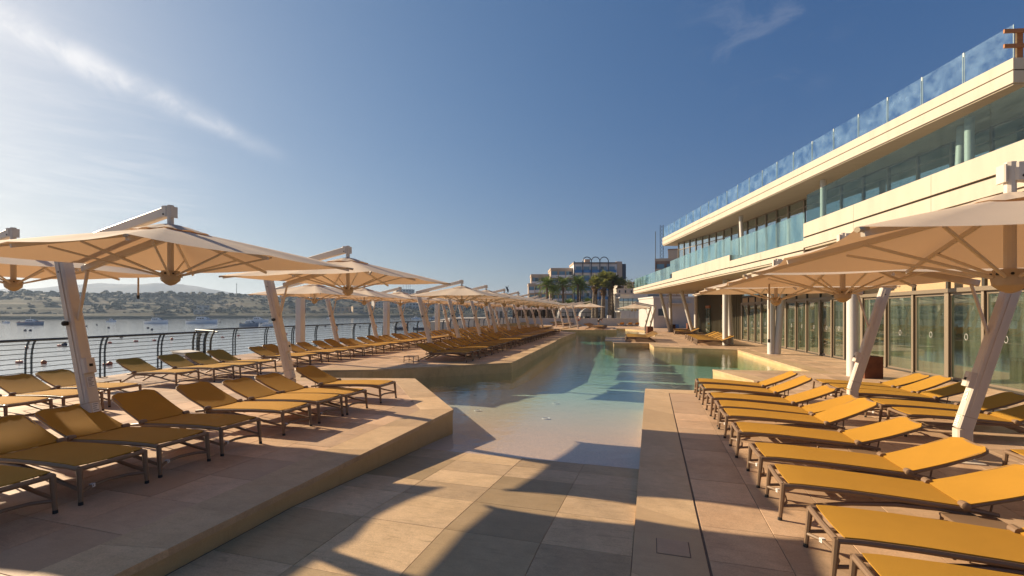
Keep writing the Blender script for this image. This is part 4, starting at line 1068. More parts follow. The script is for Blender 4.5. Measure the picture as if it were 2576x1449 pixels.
r, a, z = on_shore(1020, 205); tw = thing('antenna_cluster', 'cluster of thin aerials on the white building on the ridge', 'aerial', plan(r, a, z+14.4))
for dx, h in ((-6, 7), (-1, 9), (2, 6.5), (5, 8)): MB().beam((dx, 4, 0), (dx, 4, h), .3, .3, (0, 1, 0)).build('mast', 'rail', tw)
for px, t, h, lb in ((768, 26, 11, 'reddish lattice pole across the bay between the two front parasols'), (595, 215, 16, 'thin pylon on the far ridge left of the second parasol')):
    r, a, z = on_shore(px, t); q = thing('pole', lb, 'pole', plan(r, a, z)); _m = MB(); _m.tube([(0,0,0), (0,0,h)], [.35, .2], 6); _m.build('shaft', 'corten' if h < 12 else 'rail', q); MB().beam((-1, 0, h*.9), (1, 0, h*.9), .2, .2).build('crossarm', 'rail', q)

# ------------------------------------------------------------------ boats and buoys
M['hullwhite'] = mat('boat_gelcoat', (.80, .80, .80), .3, coat=.3); M['hullblue'] = mat('blue_hull', (.10, .17, .27), .3, coat=.3); M['canvas'] = mat('navy_canvas', (.02, .03, .06), .8); M['red'] = mat('red_paint', (.42, .035, .025), .5); M['orange'] = mat('orange_float', (.55, .13, .025), .5)
def boat(px, dist, L, label, hull='hullwhite', cabin=True, fly=False, rz=0.0, stripe=None, small=False):
    p = plan((px-1288)/1158*dist, dist, SEA); t = thing('motor_boat', label, 'boat', p, YAW+rz); B = L*.16; H = L*.095+.25
    sec = []; n = 9
    for i in range(n):
        u = i/(n-1); x = -L/2+L*u; w = B*(1-max(0, (u-.45)/.55)**2.2)*(.9+.1*min(1, u*4)); sheer = H*(1+.35*u*u)
        sec.append([(x, 0, -.25), (x, w*.75, -.05), (x+L*.02*u, w, sheer), (x+L*.02*u, w*.9, sheer+.02), (x+L*.02*u, -w*.9, sheer+.02), (x+L*.02*u, -w, sheer), (x, -w*.75, -.05)])
    mb = MB(); k = 7; mb.add([q for s in sec for q in s], [(i*k+j, i*k+(j+1) % k, (i+1)*k+(j+1) % k, (i+1)*k+j) for i in range(n-1) for j in range(k)]+[tuple(range(k-1, -1, -1)), tuple(range((n-1)*k, n*k))])
    hb = mb.build('hull', hull, t)
    mb = MB()
    for s in (-1, 1): mb.tube([(-L/2, s*B*.96, H), (0, s*B*1.01, H*1.08), (L*.32, s*B*.62, H*1.25), (L*.51, 0, H*1.36)], .05, 5)
    mb.build('rub_rail', stripe or 'rail', hb)
    if cabin:
        c = MB(); h0 = H*1.05; ch = L*.085+.35
        c.add([(-L*.18, -B*.7, h0), (L*.28, -B*.45, h0*1.1), (L*.28, B*.45, h0*1.1), (-L*.18, B*.7, h0), (-L*.15, -B*.6, h0+ch), (L*.10, -B*.5, h0+ch), (L*.10, B*.5, h0+ch), (-L*.15, B*.6, h0+ch)],
              [(0, 1, 5, 4), (1, 2, 6, 5), (2, 3, 7, 6), (3, 0, 4, 7), (4, 5, 6, 7), (3, 2, 1, 0)])
        cb = c.build('cabin', 'hullwhite', t)
        w = MB(); w.add([(L*.272, -B*.38, h0*1.1+.12), (L*.272, B*.38, h0*1.1+.12), (L*.125, B*.42, h0+ch-.06), (L*.125, -B*.42, h0+ch-.06)], [(0, 1, 2, 3)])
        w.v = [(x+.04, y, z+.03) for x, y, z in w.v]; w.build('windscreen', 'darkwin', cb)
        for s in (-1, 1):
            for j in range(3): x = -L*.12+j*L*.08; MB().beam((x, s*(B*.66-j*.03*B), h0+ch*.55), (x+L*.055, s*(B*.63-j*.03*B), h0+ch*.55), .06, ch*.35).build('side_window', 'darkwin', cb)
        if fly:
            c = MB(); z = h0+ch; c.box((-L*.2, -B*.62, z+ch*.75), (L*.06, B*.62, z+ch*.83)); c.build('sun_awning', 'canvas', t)
            c = MB()
            for x in (-L*.18, L*.04):
                for s in (-1, 1): c.tube([(x, s*B*.55, z-.05), (x, s*B*.55, z+ch*.76)], .04, 5)
            c.build('awning_frame', 'rail', t)
        c = MB(); c.tube([(-L*.05, 0, h0+ch), (-L*.05, 0, h0+ch*(2.4 if fly else 1.9))], .04, 5); c.build('aerial_mast', 'label', t)
    else:
        MB().beam((-L*.1, 0, H), (-L*.1, 0, H+.55), .4, .5, (1,0,0)).build('console', 'hullwhite', t)
    MB().beam((-L/2-.12, 0, -.1), (-L/2-.12, 0, H+.35), .3, .28, (1,0,0)).build('outboard_motor', 'canvas', t)
    return t
boat(16, 196, 3.0, 'tiny white boat at the far left edge of the bay', cabin=False)
boat(79, 166, 8.0, 'low white and blue speedboat with a red stern, left of the first mast', 'hullblue', rz=.1, stripe='red')
boat(280, 224, 4.6, 'small white cabin boat between the first mast and the railing posts')
boat(395, 189, 9.6, 'white motor boat with a raised bridge and dark hull line in the bay', fly=True, rz=-.1)
boat(509, 188, 11.5, 'large white cabin cruiser with navy awning, biggest boat in the bay', fly=True, rz=.08)
boat(648, 212, 9.2, 'pale motor yacht just left of the second mast', rz=.15)
boat(628, 151, 6.6, 'low blue grey work boat moored before the pale yacht', 'hullblue', rz=-.2)
boat(672, 158, 4.0, 'small open boat behind the second mast', cabin=False)
boat(1045, 330, 6.0, 'small white boat far off between two parasol masts', rz=.3); boat(1093, 345, 7.0, 'dark hulled far boat near the opposite quay', 'hullblue'); boat(1158, 350, 7.0, 'far white boat under the opposite shore between slanting masts', rz=-.3)
boat(830, 360, 5.0, 'tiny boat close to the far shore right of the first white pillar')
boat(1011, 120, 3.4, 'dark jet boat floating just beyond the railing', 'canvas', cabin=False)
boat(1056, 118, 3.0, 'second dark dinghy floating just beyond the railing', 'canvas', cabin=False); boat(1180, 122, 4.6, 'dark open boat beyond the railing under the far parasols', 'canvas', cabin=False)
def buoy(px, py, L, m, label, grp, can=True):
    dist = (EYE-SEA)*1158/(py-787); p = plan((px-1288)/1158*dist, dist, SEA); t = thing('buoy', label, 'buoy', p, YAW+rng.uniform(-.4, .4), grp)
    mb = MB()
    if can: mb.tube([(-L/2, 0, .05), (-L/2+.06, 0, .07), (L/2-.06, 0, .07), (L/2, 0, .05)], [L*.12, L*.2, L*.2, L*.12], 8)
    else: mb.lathe([(.02, -.1), (L*.4, 0), (L*.5, L*.25), (L*.4, L*.55), (.05, L*.75)], 10)
    mb.build('float', m, t, True); mb = MB(); mb.tube([(0, 0, .15), (0, 0, L*.62)], .025, 5); mb.build('eye', 'rail', t)
for i, (x, y) in enumerate(((48,912),(67,874.7),(149,870),(265,918.9),(276,862.7),(341.7,858.9),(388,856.7),(560,849),(600,845),(720,841))):
    buoy(x, y, .55, 'red', '%s red float from the left along the swimming line' % nth(i+1), 'red floats of the swimming line')
for i, (x, y) in enumerate(((110,914.7),(276,918.2),(315,919.7),(432,854))): buoy(x, y, .42, 'orange', '%s orange float from the left among the red floats' % nth(i+1), 'orange floats of the swimming line', False)
for i, (x, y) in enumerate(sorted(((162,869.3),(63,832.5),(76,832.5),(217,821.4),(243,818.4),(273,825.5),(305,848.5),(372,826.4),(382,830.2),(553,811.8),(818,822),(860,818),(905,823),(945,820),(1010,812)))):
    buoy(x, y, .6, 'canvas', '%s dark mooring buoy from the left on the grey water' % nth(i+1), 'dark mooring buoys', False)

# ------------------------------------------------------------------ beyond the pool: white walls, terraces, hotels
rg2 = random.Random(3)
p = plan(0, 70.5); ww = thing('white_wall', 'long low white wall across the far end of the pool', 'wall', p, YAW)
MB().box((-9, -.15, ZR), (27.5, .15, .92)).build('wall', 'whitewall', ww); MB().box((-9.05, -.2, .92), (27.55, .2, .99)).build('coping', 'white', ww)
MB().box((14.6, -.16, .99), (15.2, .16, 1.45)).build('pier', 'white', ww); MB().box((-9.3, -1.8, ZR), (-9, .15, 1.5)).build('end_wall', 'whitewall', ww)
lb_ = thing('lifebuoy', 'orange red lifebuoy ring hung on the white wall', 'lifebuoy', plan(10.15, 70.2, .95), YAW)
_m = MB(); _m.tube([(.26*cos(a*pi/12), 0, .26*sin(a*pi/12)) for a in range(24)], .075, 8, True); _m.build('ring', 'orange', lb_, True)
for k in range(4):
    a = k*pi/2+pi/4; _m = MB(); _m.tube([(.26*cos(a+q*.12), 0, .26*sin(a+q*.12)) for q in (-1, 0, 1)], .08, 8); _m.build('band', 'label', lb_, True)
MB().beam((0, .08, .0), (0, .20, .0), .05, .05).build('hook', 'rail', lb_)
# the bending person in brown
M['skin'] = mat('skin', (.40, .235, .155), .55); M['brown'] = mat('brown_cloth', (.075, .05, .032), .9, var=.2, vscale=20); M['darkcloth'] = mat('dark_cloth', (.022, .02, .02), .9); M['hair'] = mat('dark_hair', (.018, .012, .008), .6)
def skin(name, pts, edges, rad, m, parent, sub=1):
    me = bpy.data.meshes.new(name); me.from_pydata([tuple(q) for q in pts], edges, []); me.materials.append(M[m]); o = link(name, me, parent)
    md = o.modifiers.new('skin', 'SKIN'); md.use_smooth_shade = True
    for i, r in enumerate(rad): v = me.skin_vertices[0].data[i]; v.radius = (r, r) if not isinstance(r, tuple) else r; v.use_root = i == 0
    s = o.modifiers.new('smooth', 'SUBSURF'); s.levels = s.render_levels = sub; return o
pe = thing('person', 'person in a brown top bending forward over the loungers before the white wall', 'person', plan(12.45, 66.2, ZR), YAW)
# pelvis, spine, chest, neck, head; legs; arms - bending over towards +x, one arm reaching down
body = [(0,0,.92),(.14,0,1.05),(.30,0,1.14),(.40,0,1.15),(.46,0,1.14),(.56,0,1.12),(.62,0,1.10),
        (-.02,-.10,.86),(-.04,-.11,.48),(-.08,-.11,.08),(.08,-.12,.03),(-.02,.10,.86),(.05,.12,.48),(.02,.13,.08),(.18,.14,.03),
        (.33,-.19,1.10),(.42,-.24,.86),(.56,-.22,.66),(.61,-.21,.60),(.33,.19,1.10),(.44,.24,.88),(.62,.20,.70),(.67,.19,.64)]
ed = [(0,1),(1,2),(2,3),(3,4),(4,5),(5,6),(0,7),(7,8),(8,9),(9,10),(0,11),(11,12),(12,13),(13,14),(2,15),(15,16),(16,17),(17,18),(2,19),(19,20),(20,21),(21,22)]
rad = [.13,.13,.14,.06,.055,.10,.085,.10,.065,.042,.035,.10,.065,.042,.035,.055,.045,.035,.03,.055,.045,.035,.03]
bo = skin('body', body, ed, rad, 'skin', pe, 2)
for hx, hy, hz in ((.61,-.21,.60), (.67,.19,.64)):
    for k in range(4):
        y = hy-.03+.02*k; mb = MB(); mb.tube([(hx,y,hz), (hx+.05,y,hz-.05), (hx+.065-.004*k,y,hz-.10+.006*abs(k-1))], [.010,.009,.007], 6); mb.build('finger', 'skin', pe, True)
    mb = MB(); mb.tube([(hx-.02,hy+.03,hz+.02), (hx+.01,hy+.06,hz-.02), (hx+.03,hy+.06,hz-.05)], [.011,.010,.008], 6); mb.build('thumb', 'skin', pe, True)
skin('shirt', [(.0,0,.96),(.14,0,1.06),(.30,0,1.145),(.38,0,1.15),(.33,-.19,1.10),(.39,-.225,.94),(.33,.19,1.10),(.40,.225,.96)], [(0,1),(1,2),(2,3),(2,4),(4,5),(2,6),(6,7)], [.15,.16,.17,.09,.078,.066,.078,.066], 'brown', pe, 2)
skin('shorts', [(0,0,.93),(-.02,-.10,.86),(-.035,-.11,.58),(-.02,.10,.86),(.03,.115,.58)], [(0,1),(1,2),(0,3),(3,4)], [.15,.12,.085,.12,.085], 'darkcloth', pe, 2)
mb = MB(); mb.lathe([(.03,-.05),(.085,-.03),(.108,.02),(.10,.07),(.04,.105)], 12, (.55,0,1.15)); mb.build('hair', 'hair', pe, True)
mb = MB(); mb.add([(.665,-.015,1.10),(.665,.015,1.10),(.70,0,1.07),(.655,0,1.06)], [(0,1,2),(0,2,3),(2,1,3)]); mb.build('nose', 'skin', pe)
for y in (-.033,.033):
    mb = MB(); mb.lathe([(.002,-.008),(.009,0),(.002,.008)], 8, (.672,y,1.125)); mb.build('eye', 'darkcloth', pe); mb = MB(); mb.lathe([(.004,-.02),(.014,0),(.004,.02)], 8, (.56,y*3.0,1.12)); mb.build('ear', 'skin', pe)
mb = MB(); mb.beam((.675,-.022,1.05),(.675,.022,1.05),.006,.008); mb.build('mouth', 'red', pe)
for (x, y) in ((-.08,-.11),(.02,.13)): mb = MB(); mb.beam((x-.06,y,.035),(x+.19,y-.01,.03),.085,.07,(0,0,1),.02); mb.build('shoe', 'red' if y < 0 else 'darkcloth', pe)
# white annex at the right, and the glass fronted terrace building beyond the wall
an = thing('white_annex', 'plain white annex wall with one dark square window, right of the pool end', 'building', plan(18.6, 60.5, ZR), YAW)
MB().box((0,0,0),(5.5,7,3.95)).build('wall', 'whitewall', an); MB().box((-.1,-.1,3.95),(5.6,7.1,4.15)).build('parapet', 'white', an)
w = MB().box((.62,-.06,1.62),(1.55,.05,2.52)).build('window', 'darkwin', an); MB().box((.55,-.09,1.52),(1.62,.0,1.62)).build('sill', 'white', an)
MB().box((1.9,-.5,3.1),(4.9,0,3.3)).build('awning_slab', 'facade', an)
bc = thing('blue_crate', 'blue plastic crate standing against the white annex', 'crate', plan(21.2, 59.6, ZR), YAW)
M['blue'] = mat('blue_plastic', (.03, .10, .26), .5)
for lo, hi in (((-.3,-.3,0),(.3,-.27,.5)), ((-.3,.27,0),(.3,.3,.5)), ((-.3,-.27,0),(-.27,.27,.5)), ((.27,-.27,0),(.3,.27,.5))): MB().box(lo, hi).build('side', 'blue', bc)
MB().box((-.27,-.27,0),(.27,.27,.04)).build('bottom', 'blue', bc)
tb = thing('glass_terrace_building', 'white two level terrace building with glass panels and white balustrade panels behind the wall', 'building', plan(18.6, 78, ZR), YAW)
MB().box((-.2,3,0),(8.5,10,5.2)).build('wall', 'whitewall', tb); MB().box((-.4,-.1,2.15),(8.6,3,2.35)).build('floor_slab', 'white', tb); MB().box((-.4,-.1,4.5),(8.6,3,4.7)).build('floor_slab', 'white', tb); MB().box((-.3,2.6,5.2),(8.6,10.2,5.4)).build('roof', 'white', tb)
for k in range(8):
    x = -.2+k*.78
    MB().box((x,-.05,1.0),(x+.72,.0,2.12)).build('balustrade_panel', 'white', tb); MB().box((x,1.0,2.4),(x+.72,1.04,4.55)).build('pane', 'rearglass', tb); MB().box((x+.72,.96,2.36),(x+.78,1.08,4.58)).build('mullion', 'aludark', tb)
    if k < 6: MB().box((x,-.05,4.7),(x+.74,.0,5.3)).build('balustrade_panel', 'white', tb)
sg = thing('banner', 'faded grey advertising banner stretched along the upper balcony rail', 'banner', plan(18.0, 77.2, 4.9), YAW)
MB().box((-.3,-.04,0),(2.4,.0,1.0)).build('cloth', 'paleblock', sg)
for k in range(5): MB().box((-.1+k*.5,-.06,.25+.1*(k % 2)),(.15+k*.5,-.045,.7)).build('faded_print', 'whitewall' if k % 2 else 'rail', sg)
# restaurant terrace on the left of the pool end: kiosk, awnings, umbrellas, grey vaults
kb = house('white_kiosk', 'white flat roofed kiosk with a band of windows by the far jetty', 'kiosk', -3.2, 96, 4.6, 4, 3.0, 'whitewall', 1, 5, ZR, 0)
M['pinkcanvas'] = mat('pink_canvas', (.60, .44, .37), .9, transl=.25)
for k, (r_, a_) in enumerate(((1.2,92),(3.6,93),(5.6,92.5),(7.5,93),(2.4,97),(6.4,97))):
    u = thing('square_umbrella', '%s pinkish square umbrella from the left on the restaurant terrace' % nth(k+1), 'umbrella', plan(r_, a_, .3), YAW, 'pink umbrellas on the restaurant terrace')
    _m = MB(); _m.add([(-1.2,-1.2,2.35),(1.2,-1.2,2.35),(1.2,1.2,2.35),(-1.2,1.2,2.35),(0,0,2.95)], [(0,1,4),(1,2,4),(2,3,4),(3,0,4)]); _m.build('canopy', 'pinkcanvas', u)
    _m = MB(); _m.add([(s*1.2,t_*1.2,z) for z in (2.15,2.35) for s,t_ in ((-1,-1),(1,-1),(1,1),(-1,1))], [(i,(i+1)%4,(i+1)%4+4,i+4) for i in range(4)]); _m.build('valance', 'pinkcanvas', u)
    _m = MB(); _m.tube([(0,0,0),(0,0,2.93)], .04, 6); _m.build('pole', 'aludark', u); MB().box((-.3,-.3,0),(.3,.3,.12)).build('base', 'aludark', u)
fl2 = MB(); v = [plan(-14, 78), plan(40, 78), plan(60, 210), plan(-20, 150)]; fl2.prism([(q.x, q.y) for q in v], -3, .28); structure('promenade', fl2, 'paleblock')
pg = thing('restaurant_pavilion', 'dark timber restaurant pavilion with upright posts under the pink umbrellas', 'pavilion', plan(4.5, 101, .28), YAW)
MB().box((-4.6,-2,2.5),(4.6,3,2.75)).build('roof', 'paleblock', pg); MB().box((-4.4,2.6,0),(4.4,2.9,2.5)).build('back_wall', 'brown', pg)
for k in range(15): MB().box((-4.4+k*.62,-1.9,0),(-4.28+k*.62,-1.78,2.5)).build('post', 'brown' if k % 3 else 'whitewall', pg)
for k in range(9): MB().box((-4+k*.95,-1.6,0),(-3.5+k*.95,-1.2,.8)).build('counter', 'whitewall' if k % 2 else 'paleblock', pg)
M['greyroof'] = mat('grey_membrane', (.33, .32, .31), .8, var=.15, vscale=.5)
for k, (r_, a_, w_, h_, L_) in enumerate(((11.6, 88, 5.4, 3.2, 5), (14.5, 84, 4.0, 2.6, 4))):
    t = thing('vaulted_shelter', '%s grey vaulted membrane shelter behind the white wall' % ['larger left', 'smaller right'][k], 'shelter', plan(r_, a_, .28), YAW)
    vs = [(w_/2*cos(pi*i/14), y, .9+(h_-.9)*sin(pi*i/14)) for y in (0, L_) for i in range(15)]
    _m = MB(); _m.add(vs, [(i, i+1, i+16, i+15) for i in range(14)]+[tuple(range(15))]); _m.build('roof', 'greyroof', t, True)
    for s in (-1, 1): MB().box((s*w_/2-.06,0,0),(s*w_/2+.06,L_,.9)).build('side_wall', 'greyroof', t)
    for s in (-.5, 0, .5): MB().box((s*w_*.5-.05,-.08,0),(s*w_*.5+.05,.0,1.6)).build('post', 'rail', t)
    MB().box((-w_/2,-.1,1.55),(w_/2,-.02,1.65)).build('beam', 'rail', t)
lw = house('white_service_building', 'low white service building with small windows behind the shelters', 'building', 17.0, 96, 16, 8, 3.6, 'whitewall', 1, 9, .28, 0, wh=.3)
# hotels
M['terracotta'] = mat('terracotta_render', (.34, .20, .135), .85, var=.2, vscale=.4); M['hotelwhite'] = mat('hotel_white', (.70, .69, .70), .8, var=.1, vscale=.3); M['hotelblue'] = mat('hotel_blue', (.03, .16, .40), .45); M['hoteltan'] = mat('hotel_tan', (.50, .38, .28), .85, var=.15, vscale=.2); M['curtain'] = mat('blue_glass', (.14, .27, .36), .3, spec=.5); M['navy'] = mat('dark_blue_frame', (.02, .035, .06), .5)
def hotel(name, label, r, a, w, d, floors, fh, bays, wall, bal, gls, z=.28, frame=None, rz=0.0, solid=False):
    t = thing(name, label, 'hotel', plan(r, a, z), YAW+rz); H = floors*fh; bw = w/bays
    MB().box((0, .6, 0), (w, d, H)).build('wall', wall, t); MB().box((-.15, .5, H), (w+.15, d+.15, H+.7)).build('parapet', 'hoteltan', t)
    for s in range(bays+1): MB().box((s*bw-.10, 0, 0), (s*bw+.10, .6, H)).build('party_wall', wall, t)
    wm = MB().box((-.95, .52, .1), (.95, .62, 2.25)).mesh('window', gls); dk = MB().box((-.45, .48, .1), (.45, .54, 2.2)).mesh('open_door', 'darkwin')
    bm = MB().box((-bw/2+.1, -.35, -.14), (bw/2-.1, .6, .0)).mesh('balcony', wall)
    rm = MB()
    if solid: rm.box((-bw/2+.1, -.35, 0), (bw/2-.1, -.25, .95))
    else:
        rm.box((-bw/2+.1, -.33, .95), (bw/2-.1, -.25, 1.05)); rm.box((-bw/2+.1, -.31, .1), (bw/2-.1, -.28, .9))
    rm = rm.mesh('balcony_rail', bal)
    for f in range(floors):
        for b in range(bays):
            c = (b+.5)*bw; o = link('balcony', bm, t, (c, 0, f*fh)); link('balcony_rail', rm, o)
            x = rg2.uniform(-.5, .5); wd = link('window', wm, t, (c+x*.4, 0, f*fh))
            if rg2.random() < .6: link('open_door', dk, wd, (rg2.choice((-.5, .5, .3)), 0, 0))
    return t
ht = hotel('blue_hotel', 'tall hotel with blue balconies and three dark arches on its roof line', 21.3, 158, 14.6, 12, 6, 3.05, 5, 'hotelwhite', 'hotelblue', 'curtain')
H = 6*3.05; bw = 14.6/5
for s in range(5): MB().box((s*bw-.14, -.7, 0), (s*bw+.14, -.4, H+.9)).build('frame_post', 'navy', ht)
MB().box((-.1, -.68, H+.2), (14.6, -.42, H+.45)).build('frame_beam', 'navy', ht)
for k in range(3):
    x0 = bw*(k+1); _m = MB(); _m.tube([(x0+bw/2-bw/2*cos(pi*i/14), -.55, H+.8+bw*.5*sin(pi*i/14)*1.05) for i in range(15)], .15, 6); _m.build('arch', 'navy', ht, True)
MB().box((14.6, .4, 0), (16.6, 12, H+.9)).build('end_wall', 'hoteltan', ht); MB().box((16.62, 1.5, 0), (18.2, 13, H+.2)).build('dark_side_wall', 'navy', ht)
MB().box((4.2, 3, H+.7), (6.0, 5, H+2.0)).build('roof_hut', 'hoteltan', ht)
hotel('cream_hotel', 'cream hotel block with wide windows between the two others', 13.6, 160, 7.6, 12, 6, 2.75, 3, 'hoteltan', 'hotelwhite', 'curtain', solid=True)
hotel('stepped_apartments', 'stepped tan apartment block at the left end of the hotel row', 6.6, 156, 6.0, 10, 5, 2.8, 2, 'hoteltan', 'hotelwhite', 'curtain', solid=True)
hotel('low_apartments', 'lowest tan apartments stepping down at the far left of the hotels', 5.6, 154.5, 2.0, 9, 4, 2.7, 1, 'hoteltan', 'hotelwhite', 'curtain')
# brown balconied block that rises behind the club, and the crane and aerial near it
bb = hotel('brown_balcony_block', 'reddish balconied block rising behind the far end of the beach club', 38.0, 122, 8.0, 12, 5, 3.05, 3, 'terracotta', 'hoteltan', 'curtain', .28, solid=True, rz=-.34)
MB().box((3.2, 1.5, 15.9), (8, 8, 18.2)).build('roof_hut', 'hoteltan', bb); MB().box((3.1, 1.4, 18.2), (8.1, 8.1, 18.5)).build('roof_slab', 'terracotta', bb)
ar = thing('aerial_pole', 'thin dark aerial pole above the reddish block', 'aerial', plan(39.6, 127, .28)); _m = MB(); _m.tube([(0,0,0),(0,0,24)], .09, 6); _m.build('pole', 'rail', ar)
cr = thing('lattice_mast', 'blue grey lattice mast at the end of the club roof', 'mast', plan(43.6, 134, .28))
for x, y in ((-.45,-.45),(.45,-.45),(.45,.45),(-.45,.45)): MB().beam((x,y,0),(x,y,27),.1,.1,(0,1,0)).build('leg', 'rail', cr)
for k in range(27): MB().beam((-.45,-.45,k),(.45,-.45,k+1),.07,.07).build('brace', 'rail', cr); MB().beam((.45,-.45,k),(-.45,-.45,k+1),.07,.07).build('brace', 'rail', cr)
house('grey_house', 'small grey house between the trees right of the hotels', 'house', 34.5, 140, 5, 8, 10.5, 'paleblock', 3, 2, .28)
sl = thing('street_lamp', 'lone street lamp with a round head above the far parasols', 'street lamp', plan(1.6, 112, .28)); _m = MB(); _m.tube([(0,0,0),(0,0,6.2)], .07, 6); _m.build('pole', 'rail', sl); _m = MB(); _m.lathe([(.05,5.9),(.3,6.05),(.34,6.25),(.1,6.6)], 10); _m.build('head', 'paleblock', sl, True)
st_ = thing('sculpture', 'small dark figure sculpture on a pole above the far parasols', 'sculpture', plan(-1.15, 104, .28))
_m = MB(); _m.tube([(0,0,0),(0,0,6.2)], .05, 6); _m.build('pole', 'rail', st_); _m = MB(); _m.tube([(.3,0,6.1),(.2,0,6.7),(-.25,0,7.5)], [.1,.26,.10], 7); _m.tube([(.05,0,6.9),(.35,0,7.7)], [.12,.05], 6); _m.build('figure', 'navy', st_, True)

# ------------------------------------------------------------------ palms and trees
def leafmat(name, c1, c2, tr=.38):
    m = mat(name, c1, .6, var=.9, vscale=1.1, vcol=c2, transl=tr, rnd=.18, island=True); return m
M['palm'] = leafmat('date_palm_leaf', (.20, .26, .05), (.12, .17, .04)); M['fan'] = leafmat('fan_palm_leaf', (.18, .21, .045), (.22, .19, .055)); M['deadleaf'] = leafmat('dead_palm_leaf', (.30, .155, .055), (.15, .10, .04), .25)
M['trunk'] = mat('palm_trunk', (.16, .10, .062), .9, var=.4, vscale=4, bump=.5, bscale=8); M['greytrunk'] = mat('fan_palm_trunk', (.22, .175, .125), .9, var=.35, vscale=5, bump=.5, bscale=10)
M['leaf'] = leafmat('tree_leaf', (.08, .10, .028), (.13, .13, .035)); M['bark'] = mat('bark', (.10, .075, .05), .9)
def trunk(h, r0, r1, lean, rg, n=26):
    mb = MB(); pts = []; rr = []
    for i in range(n+1):
        u = i/n; pts.append((lean*u*u, 0, h*u)); rr.append((r0+(r1-r0)*min(1, u*1.2))*(1.10 if i % 2 else .94)*(1.35 if u > .93 else 1)*(1.3-.3*min(1, u*8)))
    mb.tube(pts, rr, 9); return mb
def date_palm(r, a, h, label, z=.28, lean=0.0, n=62, size=2.6, two=False):
    rg = random.Random(int(r*100+a)); t = thing('date_palm', label, 'palm tree', plan(r, a, z), rg.uniform(0, 6)*0+YAW)
    trunk(h, .24, .19, lean, rg).build('trunk', 'trunk', t)
    mb = MB()
    for k in range(n):
        az = k*2.399+rg.uniform(-.2, .2); el0 = rg.uniform(.15, 1.45) if k < n*.8 else rg.uniform(-.5, .2); L = size*rg.uniform(.85, 1.12); pts = []
        p = Vector((lean, 0, h)); el = el0
        for i in range(13):
            pts.append(p.copy()); p += Vector((cos(az)*cos(el), sin(az)*cos(el), sin(el)))*L/12; el -= (.05+.11*i/12)*(1.2 if el0 > .3 else .8)
        for i in range(1, 13):
            c = pts[i]; d = (pts[i]-pts[i-1]).normalized(); side = d.cross(Vector((0,0,1)))
            if side.length < .1: side = Vector((-sin(az), cos(az), 0))
            side.normalize(); up = side.cross(d); l = .62*size/2.6*sin(min(1, .18+i/12)*pi*.93)+.12
            for s in (-1, 1):
                for q in (0, .5):
                    b = c-d*(L/12*q); e = b+side*s*l*rg.uniform(.8, 1.1)+d*l*.55+up*l*.28-Vector((0,0,l*.25)); w = d*.035
                    mb.add([b-w, b+w, e], [(0, 1, 2)])
        mb.tube(pts[::3]+[pts[-1]], .018, 3)
    mb.build('crown', 'palm', t); return t
def fan_palm(r, a, h, label, z=.28, lean=0.0, size=1.15, n=52, skirt=1.35):
    rg = random.Random(int(r*77+a*3)); t = thing('fan_palm', label, 'palm tree', plan(r, a, z), YAW)
    trunk(h, .30, .22, lean, rg).build('trunk', 'greytrunk', t); top = Vector((lean, 0, h))
    def fan(mb, base, az, el, stem, R_, droop):
        d = Vector((cos(az)*cos(el), sin(az)*cos(el), sin(el))); c = base+d*stem; s = d.cross(Vector((0,0,1))).normalized(); up = s.cross(d)
        mb.tube([base, c], .02, 3)
        for k in range(11):
            b = (k-5)/5*1.75; e = c+(d*cos(b)+s*sin(b))*R_*rg.uniform(.85, 1.05)-Vector((0,0,droop*R_*(.3+.5*abs(b))))+up*.1*R_
            w = (s*cos(b)-d*sin(b))*.075; m_ = c.lerp(e, .5); mb.add([c, m_+w, e, m_-w], [(0, 1, 2, 3)])
    mb = MB()
    for k in range(n): fan(mb, top, k*2.399, rg.uniform(.02, 1.45), rg.uniform(.55, 1.0)*size, rg.uniform(.6, .85)*size, rg.uniform(.1, .5))
    mb.build('crown', 'fan', t); mb = MB()
    for k in range(int(n*1.5)):
        zz = rg.random(); fan(mb, top-Vector((0,0,zz*skirt-.15)), k*2.399, rg.uniform(-1.35, -.7)+.5*(1-zz)*.6, rg.uniform(.15, .5)*size*(1-zz*.6), rg.uniform(.3, .55)*size*(1-.3*zz), .6)
    if skirt: mb.build('dead_skirt', 'deadleaf', t)
    return t
date_palm(6.85, 90, 6.9, 'tall date palm at the left of the three before the hotels'); date_palm(7.75, 92, 5.9, 'shorter date palm leaning beside the left one', lean=.5, n=50)
date_palm(10.0, 90, 7.0, 'tall date palm in the middle before the cream hotel'); date_palm(12.9, 90, 7.1, 'tall date palm before the blue hotel, left of the fan palms'); date_palm(13.5, 92, 6.5, 'second date palm of the pair before the blue hotel', lean=.3, n=50)
date_palm(8.9, 96, 2.6, 'low bushy date palm between the left and middle palms', n=46, size=2.0); date_palm(11.8, 95, 2.9, 'low dark date palm left of the blue hotel', n=46, size=2.2); date_palm(15.4, 93, 3.1, 'low yellowing date palm at the foot of the fan palms', n=46, size=2.2)
for k, (r_, a_, h_, ln) in enumerate(((14.4,82,6.4,.4),(15.2,83,6.9,-.2),(15.9,81,6.0,.2),(16.5,83,7.6,.1),(17.3,82,7.2,.3),(18.1,83,7.4,-.1),(19.0,82,6.4,.1))):
    fan_palm(r_, a_, h_, '%s shaggy fan palm from the left in the clump with brown skirts' % nth(k+1), lean=ln)
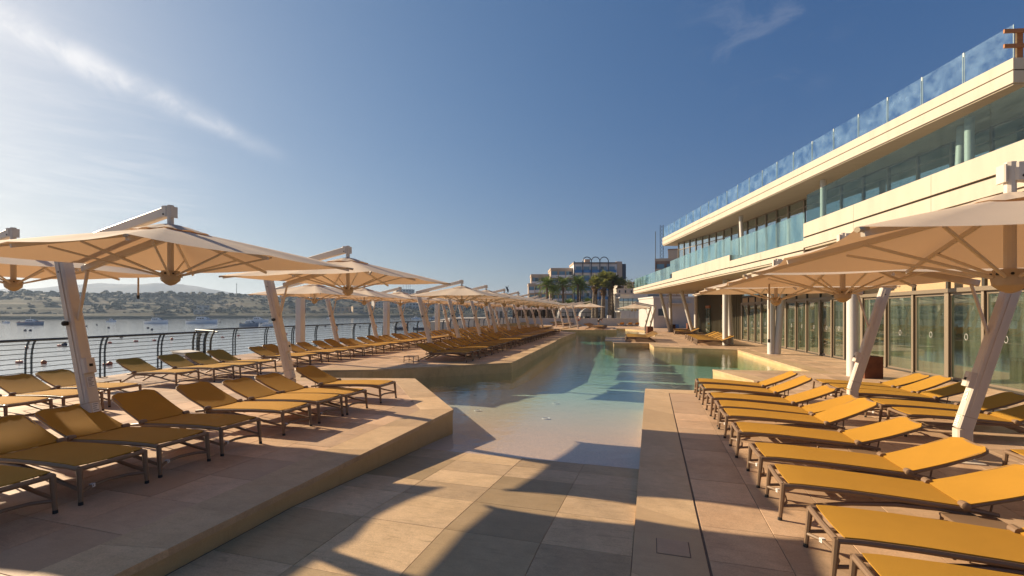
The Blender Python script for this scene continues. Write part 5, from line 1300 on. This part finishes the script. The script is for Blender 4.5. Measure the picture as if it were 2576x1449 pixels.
def tree(r, a, h, w, label, z=.28, n=1500):
    rg = random.Random(int(r*31+a)); t = thing('bushy_tree', label, 'tree', plan(r, a, z), YAW)
    mb = MB(); mb.tube([(0,0,0),(.1,0,h*.3),(.0,.1,h*.62)], [.22,.17,.08], 8)
    cl_ = []
    for k in range(9):
        az = k*2.399; q = Vector((cos(az)*w*.34*rg.uniform(.5,1.2), sin(az)*w*.34*rg.uniform(.5,1.2), h*rg.uniform(.5,.88))); cl_.append((q, w*rg.uniform(.18,.28))); mb.tube([(.05,0,h*.32), q*.6+Vector((0,0,h*.12)), q], [.09,.06,.03], 5)
    mb.build('trunk', 'bark', t); mb = MB()
    for k in range(n):
        c, rr = rg.choice(cl_); v = Vector((rg.gauss(0,1), rg.gauss(0,1), rg.gauss(0,.75))).normalized()*rr*rg.random()**.4; p_ = c+v; s = rg.uniform(.10,.22)
        u1 = Vector((rg.gauss(0,1), rg.gauss(0,1), rg.gauss(0,1))).normalized(); u2 = u1.orthogonal().normalized()
        mb.add([p_-u1*s, p_+u2*s*.6, p_+u1*s, p_-u2*s*.6], [(0,1,2,3)])
    mb.build('crown', 'leaf', t); return t
tree(30.0, 112, 10.5, 5, 'bushy tree just right of the blue hotel'); tree(33.5, 118, 12.0, 5.5, 'taller bushy tree against the sky behind the club balcony'); tree(27.5, 104, 7.5, 5, 'low bushy tree behind the fan palms', n=1200)
tree(24.2, 101, 6.0, 4.5, 'low olive tree right of the fan palm clump', n=1000); tree(5.2, 100, 4.6, 4.2, 'dark bush at the foot of the leftmost hotel', n=900)

# ------------------------------------------------------------------ hazy air over the bay
M['haze'], nt_, N_, L_ = NT('haze_air')
o_ = N_.new('ShaderNodeOutputMaterial'); v_ = N_.new('ShaderNodeVolumePrincipled')
v_.inputs['Color'].default_value = (.55, .72, 1.0, 1); v_.inputs['Density'].default_value = .00024; v_.inputs['Anisotropy'].default_value = .35
L_.new(v_.outputs[0], o_.inputs['Volume'])
hz = MB().box((-3600, -3600, -4.4), (3600, 5000, 135)).build('haze', 'haze'); tag(hz, kind='stuff')
